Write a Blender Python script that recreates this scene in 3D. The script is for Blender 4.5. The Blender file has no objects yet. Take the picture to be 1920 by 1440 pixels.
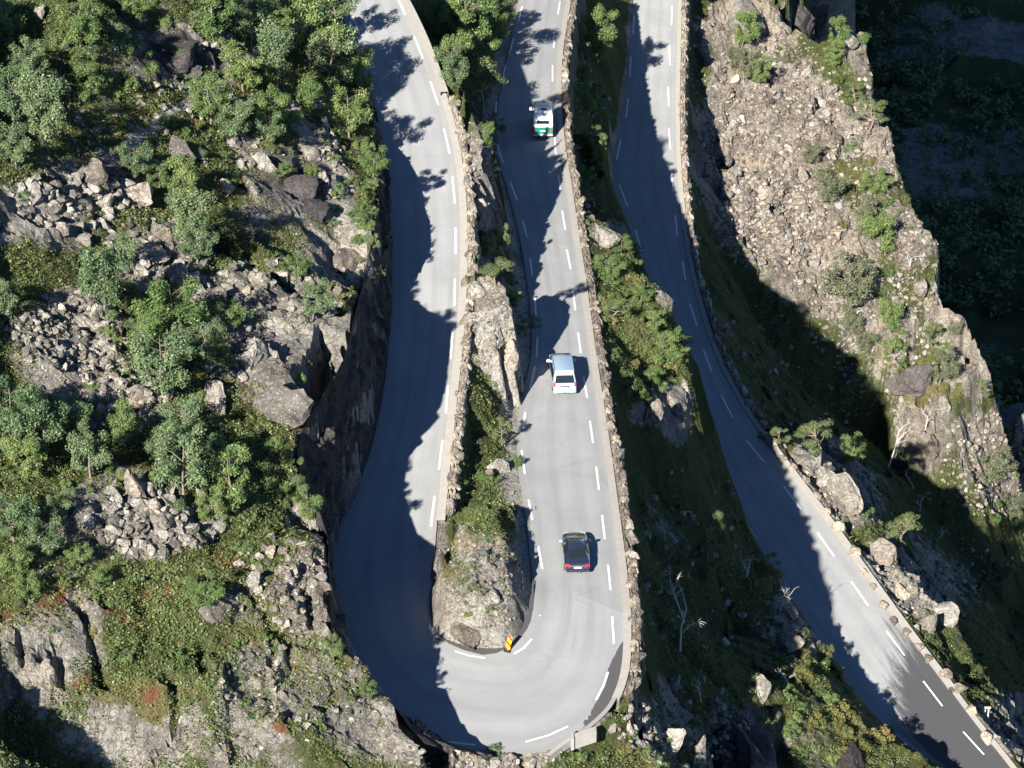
import bpy, bmesh, math, random
import numpy as np
from mathutils import Vector, Matrix
from mathutils.geometry import delaunay_2d_cdt

# ------------------------------------------------------------------ camera, sky, sun, exposure
SC = bpy.context.scene
COL = SC.collection
PITCH = math.radians(31.5); FPX = 5000.0; CAMZ = 109.0
cd = bpy.data.cameras.new('camera'); cam = bpy.data.objects.new('camera', cd); COL.objects.link(cam)
cam.location = (0, 0, CAMZ); cam.rotation_euler = (math.pi/2 - PITCH, 0, 0)
cd.sensor_width = 36.0; cd.lens = 36.0*FPX/1920.0; cd.clip_start = 1.0; cd.clip_end = 5000.0
SC.camera = cam
SUN = np.array([1.32, 3.175, -2.215]); SUN = SUN/np.linalg.norm(SUN)      # direction the light travels
W = bpy.data.worlds.new('World'); SC.world = W; W.use_nodes = True
wn = W.node_tree; bg = wn.nodes['Background']; sky = wn.nodes.new('ShaderNodeTexSky')
sky.sky_type = 'NISHITA'; sky.sun_disc = False
sky.sun_elevation = math.asin(-SUN[2]); sky.sun_rotation = math.atan2(-SUN[0], -SUN[1])
sky.altitude = 3000; sky.air_density = 1.0; sky.dust_density = 0.0; sky.ozone_density = 7.0
wn.links.new(sky.outputs[0], bg.inputs[0]); bg.inputs[1].default_value = 0.05
sl = bpy.data.lights.new('sun', 'SUN'); sl.energy = 5.0; sl.angle = math.radians(0.53); sl.color = (1.0, 0.93, 0.82)
so = bpy.data.objects.new('sun', sl); COL.objects.link(so)
so.rotation_euler = Vector(SUN.tolist()).to_track_quat('-Z', 'Y').to_euler()
SC.view_settings.view_transform = 'Standard'; SC.view_settings.look = 'None'
SC.view_settings.exposure = 1.52; SC.view_settings.gamma = 1.0
SC.cycles.max_bounces = 5; SC.cycles.diffuse_bounces = 1; SC.cycles.glossy_bounces = 2
SC.cycles.transmission_bounces = 3; SC.cycles.transparent_max_bounces = 4

# ------------------------------------------------------------------ helpers
RNG = np.random.default_rng(7); random.seed(7)
CF = np.array([0, math.cos(PITCH), -math.sin(PITCH)]); CU = np.array([0, math.sin(PITCH), math.cos(PITCH)])
CC = np.array([0, 0, CAMZ])
def ray(u, v):
    u = np.asarray(u, float); v = np.asarray(v, float)
    return CF + ((u-960)/FPX)[..., None]*np.array([1., 0, 0]) - ((v-720)/FPX)[..., None]*CU
def un(u, v, zf):
    """photo pixel -> the point of the surface z = zf(y) it shows"""
    D = ray(u, v)
    z = 0.0
    if callable(zf):
        for _ in range(60):
            t = (z-CAMZ)/D[2]; z = .5*z+.5*float(zf(t*D[1]))
    else: z = zf
    return CC + D*((z-CAMZ)/D[2])
def project(x, y, z):
    w = y*CF[1] + (z-CAMZ)*CF[2]
    return 960+FPX*x/w, 720-FPX*(y*CU[1]+(z-CAMZ)*CU[2])/w, w
def zL(y): return .09*max(0., y-148.)
def zM(y): return -.0833*max(0., y-148.)
def z3(y): return -49.5+.0833*y
def tag(o, label=None, cat=None, group=None, kind=None):
    if label: o['label'] = label
    if cat: o['category'] = cat
    if group: o['group'] = group
    if kind: o['kind'] = kind
    return o
def link(name, me, mat=None, parent=None):
    o = bpy.data.objects.new(name, me); COL.objects.link(o)
    if mat is not None and not me.materials: me.materials.append(mat)
    if parent is not None: o.parent = parent
    return o
def empty(name, loc=(0, 0, 0)):
    o = bpy.data.objects.new(name, None); COL.objects.link(o); o.location = loc; o.empty_display_size = .3
    return o
def mesh_np(name, V, Fc, mat=None, smooth=False):
    """V (n,3), Fc (m,k) with constant k"""
    me = bpy.data.meshes.new(name); V = np.asarray(V, np.float32); Fc = np.asarray(Fc, np.int32)
    k = Fc.shape[1]
    me.vertices.add(len(V)); me.vertices.foreach_set('co', V.ravel())
    me.loops.add(Fc.size); me.loops.foreach_set('vertex_index', Fc.ravel())
    me.polygons.add(len(Fc))
    me.polygons.foreach_set('loop_start', np.arange(0, Fc.size, k, dtype=np.int32))
    try: me.polygons.foreach_set('loop_total', np.full(len(Fc), k, np.int32))
    except Exception: pass
    me.polygons.foreach_set('use_smooth', np.full(len(Fc), smooth, bool))
    me.update(calc_edges=True); me.validate()
    if mat is not None: me.materials.append(mat)
    return me
def mesh_py(name, V, Fs, mat=None, smooth=False):
    me = bpy.data.meshes.new(name); me.from_pydata([tuple(map(float, v)) for v in V], [], Fs); me.update()
    if smooth: me.polygons.foreach_set('use_smooth', np.ones(len(me.polygons), bool))
    if mat is not None: me.materials.append(mat)
    return me
def attr(me, name, data, domain='POINT'):
    a = me.attributes.new(name, 'FLOAT', domain); a.data.foreach_set('value', np.asarray(data, np.float32))
# noise
_T = np.random.default_rng(3).random((8, 256, 256))
def vnoise(x, y, s):
    xi = np.floor(x).astype(int); yi = np.floor(y).astype(int); fx = x-xi; fy = y-yi
    fx = fx*fx*(3-2*fx); fy = fy*fy*(3-2*fy); T = _T[s % 8]
    g = lambda a, b: T[(a+37*s) & 255, (b+91*s) & 255]
    return (g(xi, yi)*(1-fx)+g(xi+1, yi)*fx)*(1-fy)+(g(xi, yi+1)*(1-fx)+g(xi+1, yi+1)*fx)*fy
def fbm(x, y, s, o=4):
    r = 0; a = .5
    for i in range(o): r = r+a*(vnoise(x, y, s+i)-.5); x = x*2.03+11.3; y = y*2.03+5.7; a *= .5
    return r
def blocks(x, y, size, s, ang=.6, stretch=1.6):
    """tilted-facet blocks (one random plane per jittered cell)"""
    c, n = math.cos(ang), math.sin(ang)
    a = (x*c+y*n)/(size*stretch); b = (-x*n+y*c)/size
    a = a+.35*fbm(x/size*.6, y/size*.6, s+3, 2); b = b+.35*fbm(x/size*.6+9, y/size*.6, s+4, 2)
    ia = np.floor(a).astype(int); ib = np.floor(b).astype(int); best = np.full(x.shape, 9.); z = np.zeros(x.shape)
    T = _T
    for da in (-1, 0, 1):
        for db in (-1, 0, 1):
            ca = ia+da; cb = ib+db; i0 = (ca+17*s) & 255; i1 = (cb+53*s) & 255
            px = ca+T[0][i0, i1]; py = cb+T[1][i0, i1]; dx = a-px; dy = b-py; d = dx*dx+dy*dy
            zz = (T[2][i0, i1]-.5)*1.5+dx*(T[3][i0, i1]-.5)*1.4+dy*(T[4][i0, i1]-.5)*1.4
            m = d < best; best = np.where(m, d, best); z = np.where(m, zz, z)
    return z
def resample(P, step):
    P = np.asarray(P, float); out = []
    for a, b in zip(P[:-1], P[1:]):
        n = max(1, int(np.linalg.norm(b-a)/step))
        for i in range(n): out.append(a+(b-a)*i/n)
    out.append(P[-1]); return np.array(out)
def smooth_line(P, n=2):
    P = np.asarray(P, float)
    for _ in range(n):
        Q = [P[0]]
        for a, b in zip(P[:-1], P[1:]): Q += [a*.75+b*.25, a*.25+b*.75]
        Q.append(P[-1]); P = np.array(Q)
    return P
def inpoly(px, py, poly):
    c = np.zeros(px.shape, bool); n = len(poly)
    for i in range(n):
        x1, y1 = poly[i][:2]; x2, y2 = poly[(i+1) % n][:2]
        if y1 == y2: continue
        m = ((y1 > py) != (y2 > py)) & (px < (x2-x1)*(py-y1)/(y2-y1)+x1); c ^= m
    return c
def dline(px, py, P):
    d = np.full(px.shape, 1e9)
    for a, b in zip(P[:-1], P[1:]):
        ex, ey = b[0]-a[0], b[1]-a[1]; L = ex*ex+ey*ey+1e-9
        t = np.clip(((px-a[0])*ex+(py-a[1])*ey)/L, 0, 1)
        d = np.minimum(d, (px-a[0]-t*ex)**2+(py-a[1]-t*ey)**2)
    return np.sqrt(d)
def offset(P, d):
    """shift a plan polyline to its right by d"""
    P = np.asarray(P, float); T = np.gradient(P[:, :2], axis=0); T /= np.linalg.norm(T, axis=1)[:, None]+1e-9
    Q = P.copy(); Q[:, 0] += T[:, 1]*d; Q[:, 1] -= T[:, 0]*d; return Q

# ------------------------------------------------------------------ materials
def new_mat(name):
    m = bpy.data.materials.new(name); m.use_nodes = True; nt = m.node_tree
    return m, nt, nt.nodes['Principled BSDF']
class NT:
    def __init__(s, nt): s.nt = nt; s.L = nt.links
    def n(s, t, **k):
        x = s.nt.nodes.new(t)
        for a, b in k.items(): setattr(x, a, b)
        return x
    def setin(s, sock, val):
        if isinstance(val, bpy.types.NodeSocket): s.L.new(val, sock)
        else: sock.default_value = val
    def noise(s, scale, detail=4, rough=.6, vec=None, dist=0):
        x = s.n('ShaderNodeTexNoise'); x.inputs['Scale'].default_value = scale; x.inputs['Detail'].default_value = detail
        x.inputs['Roughness'].default_value = rough; x.inputs['Distortion'].default_value = dist
        if vec is not None: s.L.new(vec, x.inputs['Vector'])
        return x.outputs['Fac']
    def pos(s): return s.n('ShaderNodeNewGeometry').outputs['Position']
    def obj(s): return s.n('ShaderNodeTexCoord').outputs['Object']
    def scaled(s, vec, sc):
        x = s.n('ShaderNodeMapping'); s.L.new(vec, x.inputs[0]); x.inputs['Scale'].default_value = sc; return x.outputs[0]
    def math(s, op, a, b=0., c=0.):
        x = s.n('ShaderNodeMath', operation=op)
        for i, q in enumerate((a, b, c)): s.setin(x.inputs[i], q)
        return x.outputs[0]
    def step(s, x, lo, hi):
        m = s.n('ShaderNodeMapRange'); m.interpolation_type = 'SMOOTHSTEP'
        s.setin(m.inputs[0], x); m.inputs[1].default_value = lo; m.inputs[2].default_value = hi; return m.outputs[0]
    def mix(s, f, a, b, mode='MIX'):
        x = s.n('ShaderNodeMix', data_type='RGBA', blend_type=mode)
        s.setin(x.inputs[0], f)
        for i, q in ((6, a), (7, b)):
            if isinstance(q, tuple): q = tuple(q)+((1,) if len(q) == 3 else ())
            s.setin(x.inputs[i], q)
        return x.outputs[2]
    def ramp(s, x, stops):
        r = s.n('ShaderNodeValToRGB'); s.setin(r.inputs[0], x); e = r.color_ramp.elements
        while len(e) < len(stops): e.new(.5)
        for q, (p, c) in zip(e, stops): q.position = p; q.color = tuple(c)+(1,)
        return r.outputs[0]
    def attr(s, name): return s.n('ShaderNodeAttribute', attribute_name=name).outputs['Fac']
    def bump(s, h, strength, dist, bsdf):
        b = s.n('ShaderNodeBump'); s.L.new(h, b.inputs['Height']); b.inputs['Strength'].default_value = strength
        b.inputs['Distance'].default_value = dist; s.L.new(b.outputs[0], bsdf.inputs['Normal'])

ROCK_STOPS = [(0, (.07, .065, .062)), (.35, (.15, .142, .132)), (.6, (.235, .222, .205)), (1, (.36, .345, .32))]
def rock_colour(t, vec, tint):
    n1 = t.noise(.55, 6, .65, vec); n2 = t.noise(3.2, 5, .7, vec)
    k = t.math('ADD', t.math('MULTIPLY', n1, .55), t.math('MULTIPLY', n2, .45))
    k = t.math('ADD', k, t.math('MULTIPLY_ADD', tint, .3, -.15))
    c = t.ramp(t.step(k, .22, .8), ROCK_STOPS)
    warm = t.step(t.noise(.35, 3, .5, vec), .42, .68)
    c = t.mix(t.math('MULTIPLY', warm, .4), c, (1.0, .88, .74), 'MULTIPLY')
    vo = t.n('ShaderNodeTexVoronoi', feature='DISTANCE_TO_EDGE'); vo.inputs['Scale'].default_value = 1.1
    wv = t.n('ShaderNodeVectorMath', operation='ADD'); nz = t.n('ShaderNodeTexNoise'); nz.inputs['Scale'].default_value = 1.2; nz.inputs['Detail'].default_value = 5; t.L.new(vec, nz.inputs['Vector'])
    t.L.new(vec, wv.inputs[0]); t.L.new(nz.outputs['Color'], wv.inputs[1]); t.L.new(wv.outputs[0], vo.inputs['Vector'])
    c = t.mix(t.math('MULTIPLY', t.math('SUBTRACT', 1.0, t.step(vo.outputs['Distance'], .0, .07)), .6), c, (.05, .048, .045))
    fs = t.step(t.noise(11.0, 3, .7, vec), .36, .46); c = t.mix(t.math('MULTIPLY', t.math('SUBTRACT', 1.0, fs), .55), c, (.06, .055, .05))
    sp = t.step(t.noise(7.0, 2, .5, vec), .60, .70)                       # pale lichen
    c = t.mix(t.math('MULTIPLY', sp, .55), c, (.46, .46, .43))
    ol = t.step(t.noise(1.6, 5, .7, vec), .60, .70)                       # olive moss crusts
    c = t.mix(t.math('MULTIPLY', ol, .5), c, (.085, .085, .035))
    return c, n2
def make_rock_mat(name, tintsrc, mul=(1, 1, 1)):
    m, nt, b = new_mat(name); t = NT(nt); vec = t.pos()
    tint = t.n('ShaderNodeObjectInfo').outputs['Random'] if tintsrc == 'obj' else t.attr('tint')
    c, h = rock_colour(t, vec, tint)
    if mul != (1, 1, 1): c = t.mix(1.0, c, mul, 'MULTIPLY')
    t.L.new(c, b.inputs['Base Color']); b.inputs['Roughness'].default_value = .9; b.inputs['Specular IOR Level'].default_value = .25
    t.bump(t.noise(3.2, 8, .72, vec), 1.0, .22, b)
    return m
M_ROCK = make_rock_mat('rock', 'obj', (1.12, 1.12, 1.10))
M_SCREE = make_rock_mat('rock_scree', 'attr', (1.06, 1.0, .95))
M_RUBBLE = make_rock_mat('rock_rubble', 'attr', (1.12, 1.11, 1.07))
M_WARMROCK = make_rock_mat('rock_warm', 'obj', (1.22, 1.13, 1.05))
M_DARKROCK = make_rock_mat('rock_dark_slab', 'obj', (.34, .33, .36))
M_WALLSTONE = make_rock_mat('wall_stone', 'obj', (1.2, 1.1, .98))

def leaf_mat(name, stops, trans):
    m, nt, b = new_mat(name); t = NT(nt)
    r = t.n('ShaderNodeObjectInfo').outputs['Random']
    k = t.math('ADD', t.math('MULTIPLY', t.attr('tint'), .55), t.math('MULTIPLY', r, .45))
    c = t.ramp(k, stops)
    d = t.n('ShaderNodeBsdfDiffuse'); t.L.new(c, d.inputs[0])
    tr = t.n('ShaderNodeBsdfTranslucent'); t.L.new(t.mix(1.0, c, (1.2, 1.25, .6), 'MULTIPLY'), tr.inputs[0])
    g = t.n('ShaderNodeBsdfGlossy'); g.inputs['Roughness'].default_value = .45; g.inputs[0].default_value = (.6, .65, .6, 1)
    mx = t.n('ShaderNodeMixShader'); mx.inputs[0].default_value = trans
    t.L.new(d.outputs[0], mx.inputs[1]); t.L.new(tr.outputs[0], mx.inputs[2])
    m2 = t.n('ShaderNodeMixShader'); m2.inputs[0].default_value = .035
    t.L.new(mx.outputs[0], m2.inputs[1]); t.L.new(g.outputs[0], m2.inputs[2])
    t.L.new(m2.outputs[0], nt.nodes['Material Output'].inputs[0]); return m
M_LEAF = leaf_mat('leaf_birch', [(0, (0.0742, 0.1210, 0.0423)), (.45, (0.1258, 0.1932, 0.0677)), (.8, (0.1875, 0.2436, 0.0872)), (1, (0.2467, 0.2747, 0.1061))], .3)
M_LEAFG = leaf_mat('leaf_rowan', [(0, (0.0697, 0.1147, 0.0565)), (.5, (0.1203, 0.1785, 0.0884)), (1, (0.1819, 0.2334, 0.1200))], .26)
M_NEEDLE = leaf_mat('leaf_pine', [(0, (0.0694, 0.0994, 0.0432)), (.5, (0.1209, 0.1546, 0.0684)), (1, (0.1778, 0.2058, 0.0915))], .18)
M_HEATH = leaf_mat('leaf_heath', [(0, (.066, .084, .026)), (.4, (.125, .132, .042)), (.7, (.180, .165, .060)), (.9, (.22, .17, .08)), (1, (.24, .12, .07))], .22)
M_GREYLEAF = leaf_mat('leaf_grey_willow', [(0, (.08, .098, .060)), (.5, (.135, .152, .092)), (1, (.185, .195, .12))], .22)
M_GRASS = leaf_mat('leaf_undergrowth', [(0, (0.0581, 0.0899, 0.0356)), (.4, (0.1111, 0.1580, 0.0606)), (.75, (0.1674, 0.2048, 0.0793)), (1, (0.2211, 0.2305, 0.1087))], .25)
def plain(name, col, rough=.6, metal=0., spec=.5, coat=0., noise=0., nscale=3., bumpd=0.):
    m, nt, b = new_mat(name); t = NT(nt)
    if noise:
        n = t.noise(nscale, 5, .65, t.obj())
        c = t.mix(t.math('MULTIPLY', n, noise), col, tuple(x*.45 for x in col)); t.L.new(c, b.inputs['Base Color'])
        if bumpd: t.bump(n, .6, bumpd, b)
    else: b.inputs['Base Color'].default_value = tuple(col)+(1,)
    b.inputs['Roughness'].default_value = rough; b.inputs['Metallic'].default_value = metal
    b.inputs['Specular IOR Level'].default_value = spec; b.inputs['Coat Weight'].default_value = coat
    b.inputs['Coat Roughness'].default_value = .06
    return m
M_BARK = plain('bark_pine', (.24, .195, .155), .9, noise=.8, nscale=6)
M_BARKB = plain('bark_birch', (.24, .20, .17), .9, noise=.8, nscale=6)
M_DEAD = plain('dead_wood', (.58, .55, .51), .9, noise=.7, nscale=8)
M_CONC = plain('concrete', (.37, .355, .33), .9, noise=.75, nscale=2.2, bumpd=.02)
M_PAINT = plain('road_paint', (.80, .80, .78), .7, noise=.5, nscale=9)
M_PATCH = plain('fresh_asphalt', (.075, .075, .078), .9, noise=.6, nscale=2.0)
def asphalt():
    m, nt, b = new_mat('asphalt'); t = NT(nt); P = t.pos()
    ac = t.attr('across'); al = t.attr('along'); cx = t.n('ShaderNodeCombineXYZ'); t.L.new(t.math('MULTIPLY', ac, 6.0), cx.inputs[0]); t.L.new(t.math('MULTIPLY', al, .07), cx.inputs[1]); lane = cx.outputs[0]
    n1 = t.noise(.22, 5, .65, P); n2 = t.noise(9, 3, .7, P); st = t.noise(1.5, 5, .65, lane)
    k = t.math('ADD', t.math('MULTIPLY', n1, .45), t.math('ADD', t.math('MULTIPLY', n2, .2), t.math('MULTIPLY', st, .35)))
    c = t.ramp(t.step(k, .25, .78), [(0, (.215, .226, .238)), (.5, (.272, .282, .292)), (1, (.325, .330, .334))])
    tr = t.math('ABSOLUTE', t.math('SUBTRACT', t.math('FRACT', t.math('MULTIPLY', ac, 4.0)), .5))          # polished and darkened wheel tracks
    tr = t.math('MULTIPLY', t.step(tr, .32, .05), t.step(st, .3, .7)); c = t.mix(t.math('MULTIPLY', tr, .5), c, (.18, .185, .19))
    ed = t.step(t.math('ABSOLUTE', t.math('SUBTRACT', ac, .5)), .40, .5); c = t.mix(t.math('MULTIPLY', t.math('MULTIPLY', ed, n1), .8), c, (.20, .185, .16))   # grit at the edges
    spk = t.step(t.noise(1.3, 6, .75, P), .62, .70); c = t.mix(t.math('MULTIPLY', spk, .35), c, (.15, .15, .155))
    vo = t.n('ShaderNodeTexVoronoi', feature='DISTANCE_TO_EDGE'); vo.inputs['Scale'].default_value = .16; wv = t.n('ShaderNodeVectorMath', operation='ADD'); nz = t.n('ShaderNodeTexNoise'); nz.inputs['Scale'].default_value = .5
    nz.inputs['Detail'].default_value = 6; t.L.new(P, nz.inputs['Vector']); t.L.new(P, wv.inputs[0]); t.L.new(nz.outputs['Color'], wv.inputs[1]); t.L.new(wv.outputs[0], vo.inputs['Vector'])
    ck = t.math('MULTIPLY', t.math('SUBTRACT', 1.0, t.step(vo.outputs['Distance'], .004, .012)), t.step(t.noise(.12, 2, .5, P), .5, .6)); c = t.mix(t.math('MULTIPLY', ck, .16), c, (.10, .10, .10))   # sealed cracks
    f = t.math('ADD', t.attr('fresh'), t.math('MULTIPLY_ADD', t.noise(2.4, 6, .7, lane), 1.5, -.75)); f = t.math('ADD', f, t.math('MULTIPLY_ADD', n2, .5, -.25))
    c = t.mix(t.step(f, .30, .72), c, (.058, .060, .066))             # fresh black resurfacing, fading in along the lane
    t.L.new(c, b.inputs['Base Color']); b.inputs['Roughness'].default_value = .88; b.inputs['Specular IOR Level'].default_value = .3
    t.bump(t.noise(30, 2, .6, P), .35, .012, b)
    return m
M_ASPH = asphalt()
def ground():
    m, nt, b = new_mat('hillside_ground'); t = NT(nt); P = t.pos()
    tint = t.attr('tint'); c, h = rock_colour(t, P, tint); c = t.mix(1.0, c, (1.27, 1.27, 1.24), 'MULTIPLY')
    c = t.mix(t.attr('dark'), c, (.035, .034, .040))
    c = t.mix(t.math('MULTIPLY', t.attr('warm'), .8), c, (1.15, 1.04, .94), 'MULTIPLY')
    nv = t.noise(.9, 6, .7, P); nw = t.noise(4.0, 4, .7, P); nz = t.noise(.22, 3, .5, P)
    g = t.ramp(t.math('ADD', t.math('MULTIPLY', nv, .5), t.math('MULTIPLY', nw, .5)),
               [(.25, (.026, .034, .014)), (.45, (.050, .064, .024)), (.6, (.085, .096, .034)), (.78, (.135, .130, .055))])
    hth = t.ramp(t.math('ADD', t.math('MULTIPLY', nw, .6), t.math('MULTIPLY', nz, .4)),
                 [(.3, (.065, .062, .025)), (.48, (.125, .112, .048)), (.62, (.180, .152, .078)), (.8, (.23, .19, .125))])
    g = t.mix(t.step(t.math('ADD', t.attr('moss'), t.math('MULTIPLY_ADD', nz, .8, -.4)), .3, .7), g, hth)
    redm = t.step(t.math('ADD', t.attr('red'), t.math('MULTIPLY_ADD', nw, .7, -.35)), .4, .6)
    g = t.mix(redm, g, (.16, .068, .038))
    f = t.math('ADD', t.attr('veg'), t.math('MULTIPLY_ADD', nv, 1.1, -.55)); f = t.math('ADD', f, t.math('MULTIPLY_ADD', nw, .5, -.25))
    c = t.mix(t.step(f, .38, .62), c, g)
    t.L.new(c, b.inputs['Base Color']); b.inputs['Roughness'].default_value = .95; b.inputs['Specular IOR Level'].default_value = .15
    t.bump(t.math('ADD', t.noise(2.6, 7, .72, P), t.math('MULTIPLY', h, .5)), 1.0, .45, b)
    return m
M_GROUND = ground()

# ------------------------------------------------------------------ roads in plan
def line(pts, zf, step=1.0):
    P = np.array([un(u, v, zf) for u, v in pts]); return resample(smooth_line(P, 2), step)
OUT_L = [(622,-60),(640,0),(655,60),(690,140),(715,220),(728,310),(738,400),(741,500),(738,590),(732,680),(712,800),(685,890),(645,970),(617,1060),(610,1120),(614,1180),(632,1240),(665,1290),(720,1340),(790,1378),(850,1393)]
OUT_B = [(910,1402),(975,1408),(1030,1402),(1080,1375),(1112,1352),(1145,1318),(1163,1270)]
OUT_M = [(1169,1220),(1168,1150),(1160,1060),(1147,960),(1134,860),(1121,770),(1109,690),(1098,610),(1085,510),(1072,425),(1060,340),(1052,295),(1045,235),(1042,170),(1045,100),(1055,40),(1062,0),(1072,-60)]
INN_L = [(722,-60),(748,0),(762,25),(790,85),(812,145),(828,190),(842,240),(853,300),(860,360),(863,430),(863,500),(860,560),(856,620),(849,690),(843,740),(837,800),(830,860),(824,920),(818,980),(813,1040),(808,1100)]
INN_B = [(805,1150),(815,1182),(843,1203),(890,1216),(938,1219),(965,1205),(985,1170),(998,1120)]
INN_M = [(1001,1080),(995,1030),(990,980),(981,930),(973,880),(971,830),(973,780),(982,730),(995,690),(1000,640),(997,580),(989,520),(979,460),(968,410),(955,360),(942,320),(931,280),(930,230),(942,160),(957,90),(968,30),(974,0),(984,-60)]
def zside(s): return (lambda y: zL(y)) if s == 'L' else (lambda y: zM(y))
def mixed(LL, BB, MM):
    P = [un(u, v, zL) for u, v in LL]+[un(u, v, lambda y: 0.) for u, v in BB]+[un(u, v, zM) for u, v in MM]
    return np.array(P), len(LL), len(BB)
oP, ol, ob = mixed(OUT_L, OUT_B, OUT_M); iP, il, ib = mixed(INN_L, INN_B, INN_M)
oSeg = [smooth_line(oP[:ol-3]), smooth_line(oP[ol-4:ol+ob+2]), smooth_line(oP[ol+ob+1:])]
iSeg = [smooth_line(iP[:il]), smooth_line(iP[il-1:il+ib+1]), smooth_line(iP[il+ib:])]
def param(P, n):
    s = np.concatenate([[0], np.cumsum(np.linalg.norm(np.diff(P, axis=0), axis=1))]); q = np.linspace(0, s[-1], n)
    return np.stack([np.interp(q, s, P[:, k]) for k in range(3)], 1)
N3 = (140, 60, 170)
OUT = np.concatenate([param(a, n) for a, n in zip(oSeg, N3)]); INN = np.concatenate([param(a, n) for a, n in zip(iSeg, N3)])
LOWL = [(1196,-60),(1190,0),(1185,60),(1180,130),(1172,200),(1160,260),(1150,310),(1151,350),(1165,395),(1190,450),(1213,510),(1238,570),(1262,630),(1282,690),(1294,750),(1308,810),(1330,865),(1365,935),(1410,1010),(1455,1078),(1500,1140),(1545,1208),(1592,1278),(1640,1340),(1700,1395),(1770,1440),(1850,1500)]
LOWR = [(1274,-60),(1271,0),(1269,100),(1266,200),(1268,300),(1276,400),(1291,500),(1312,580),(1337,660),(1377,740),(1424,812),(1482,890),(1545,972),(1602,1052),(1662,1136),(1720,1215),(1778,1292),(1830,1362),(1885,1430),(1930,1490)]
A3 = param(smooth_line(np.array([un(u, v, z3) for u, v in LOWL])), 220); B3 = param(smooth_line(np.array([un(u, v, z3) for u, v in LOWR])), 220)
def ribbon(name, A, B, mat, cols=6, dz=0., widen=.35):
    d = A-B; d[:, 2] = 0; d /= np.linalg.norm(d, axis=1)[:, None]+1e-9
    A = A+d*widen; B = B-d*widen*.3
    V = []; n = len(A)
    for j in range(cols+1): V.append(A*(1-j/cols)+B*(j/cols)+np.array([0, 0, dz]))
    V = np.stack(V, 1).reshape(-1, 3); F = []
    for i in range(n-1):
        for j in range(cols):
            a = i*(cols+1)+j; F.append((a, a+1, a+cols+2, a+cols+1))
    return mesh_np(name, V, F, mat), V
def lanes(me, A, B, k):
    M_ = (A+B)/2; sl_ = np.concatenate([[0], np.cumsum(np.linalg.norm(np.diff(M_, axis=0), axis=1))])
    attr(me, 'across', np.tile(np.linspace(0, 1, k), len(A))); attr(me, 'along', np.repeat(sl_, k))
me, V = ribbon('hairpin_road', OUT, INN, M_ASPH); attr(me, 'fresh', np.zeros(len(V))); lanes(me, OUT, INN, 7)
ROAD1 = tag(link('road', me), kind='structure')
me, V = ribbon('lower_road', A3, B3, M_ASPH, 10)
pu, pv, _ = project(V[:, 0], V[:, 1], V[:, 2])
frac = np.tile(np.linspace(0, 1, 11), len(A3)); lanes(me, A3, B3, 11)
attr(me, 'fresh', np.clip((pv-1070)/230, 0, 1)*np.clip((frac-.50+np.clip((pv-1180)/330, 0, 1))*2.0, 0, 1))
ROAD2 = tag(link('road', me), kind='structure')

# painted dashes (edge lines), one mesh of markings per road
D_L = [(662,30,677,68),(703,140,708,153),(720,198,730,241),(738,289,744,332),(748,380,751,423),(752.7,473,753,518),(751.7,568,750,615),(745,660,741,712),(732.7,769,723,818),(703,872,688,920),(672,971,651,1017),
 (625,1073,615,1103),(747,0,760,28),(777,69,793,110),(807,153,822,197),(832,240,843,288),(848,331,853,381),(854,427,854,476),(853,522,852,573),(848,622,845,673),(840,722,836,775),(830,825,823,880),(815,930,808,987),(800,1039,793,1095)]
D_B = [[(842,1391),(892,1397)],[(985,1391),(1028,1379),(1065,1362)],[(1118,1312),(1131,1287),(1140,1260)],[(797,1145),(803,1170),(813,1189)],[(853,1221),(878,1229),(909,1234)],[(964,1226),(982,1215),(997,1198)]]
D_M = [(1151,1207,1148,1156),(1145,1106,1140,1059),(1134,1011,1129,966),(1123,919,1118,875),(1112,831,1106,789),(1101,746,1094,705),(1089,662,1084,623),(1079,582,1074,544),(1070,505,1063,468),(1060,431,1054,395),(1051,359,1047,328),(1042,289,1040,257),(1037,220,1036,188),(1036,153,1036,122),(1038,90,1039,60),(1046,27,1050,2),
 (1012,1155,1018,1112),(1017,1067,1009,1024),(998,975,991,937),(984,889,978,844),(980,805,985,773),(994,729,1003,687),(1006,670,1008,633),(1005,593,1003,557),(998,517,994,483),(988,444,980,412),(970,376,957,342),(943,305,932,270),(929,220,931,190),(944,140,948,122),(955,101,963,72),(972,40,979,12)]
D_3 = [(1187,65,1189,29),(1181,143,1183,106),(1174,221,1178,185),(1156,299,1164,261),(1161,346,1177,387),(1191,430,1203,470),(1303,793,1317,825),(1341,874,1356,901),(1393,968,1422,1012),(1471,1087,1483,1106),(1516,1155,1547,1199),(1582,1253,1612,1297),(1644,1347,1668,1372),
 (1259,47,1260,11),(1256,122,1255,85),(1254,200,1253,163),(1257,280,1254,241),(1262,361,1259,322),(1270,443,1266,403),(1280,490,1285,525),(1294,570,1307,611),(1319,656,1335,698),(1353,742,1374,783),(1400,826,1433,866),(1469,911,1502,955),(1533,999,1564,1043),(1596,1090,1628,1136),(1662,1183,1696,1229),(1731,1277,1767,1324),(1806,1372,1845,1415)]
def dashes(name, segs, parent):
    V = []; F = []
    for pts, zf in segs:
        P = resample(np.array([un(u, v, zf) for u, v in pts]), .5); a = offset(P, .075); b = offset(P, -.075); o = len(V)
        for p, q in zip(a, b): V += [p+[0, 0, .006], q+[0, 0, .006]]
        for i in range(len(P)-1): k = o+2*i; F.append((k, k+1, k+3, k+2))
    link(name, mesh_np(name, V, F, M_PAINT), None, parent)
dashes('edge_lines', [([d[:2], d[2:]], zL) for d in D_L]+[(q, lambda y: 0.) for q in D_B]+[([d[:2], d[2:]], zM) for d in D_M], ROAD1)
dashes('edge_lines', [([d[:2], d[2:]], z3) for d in D_3], ROAD2)
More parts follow.
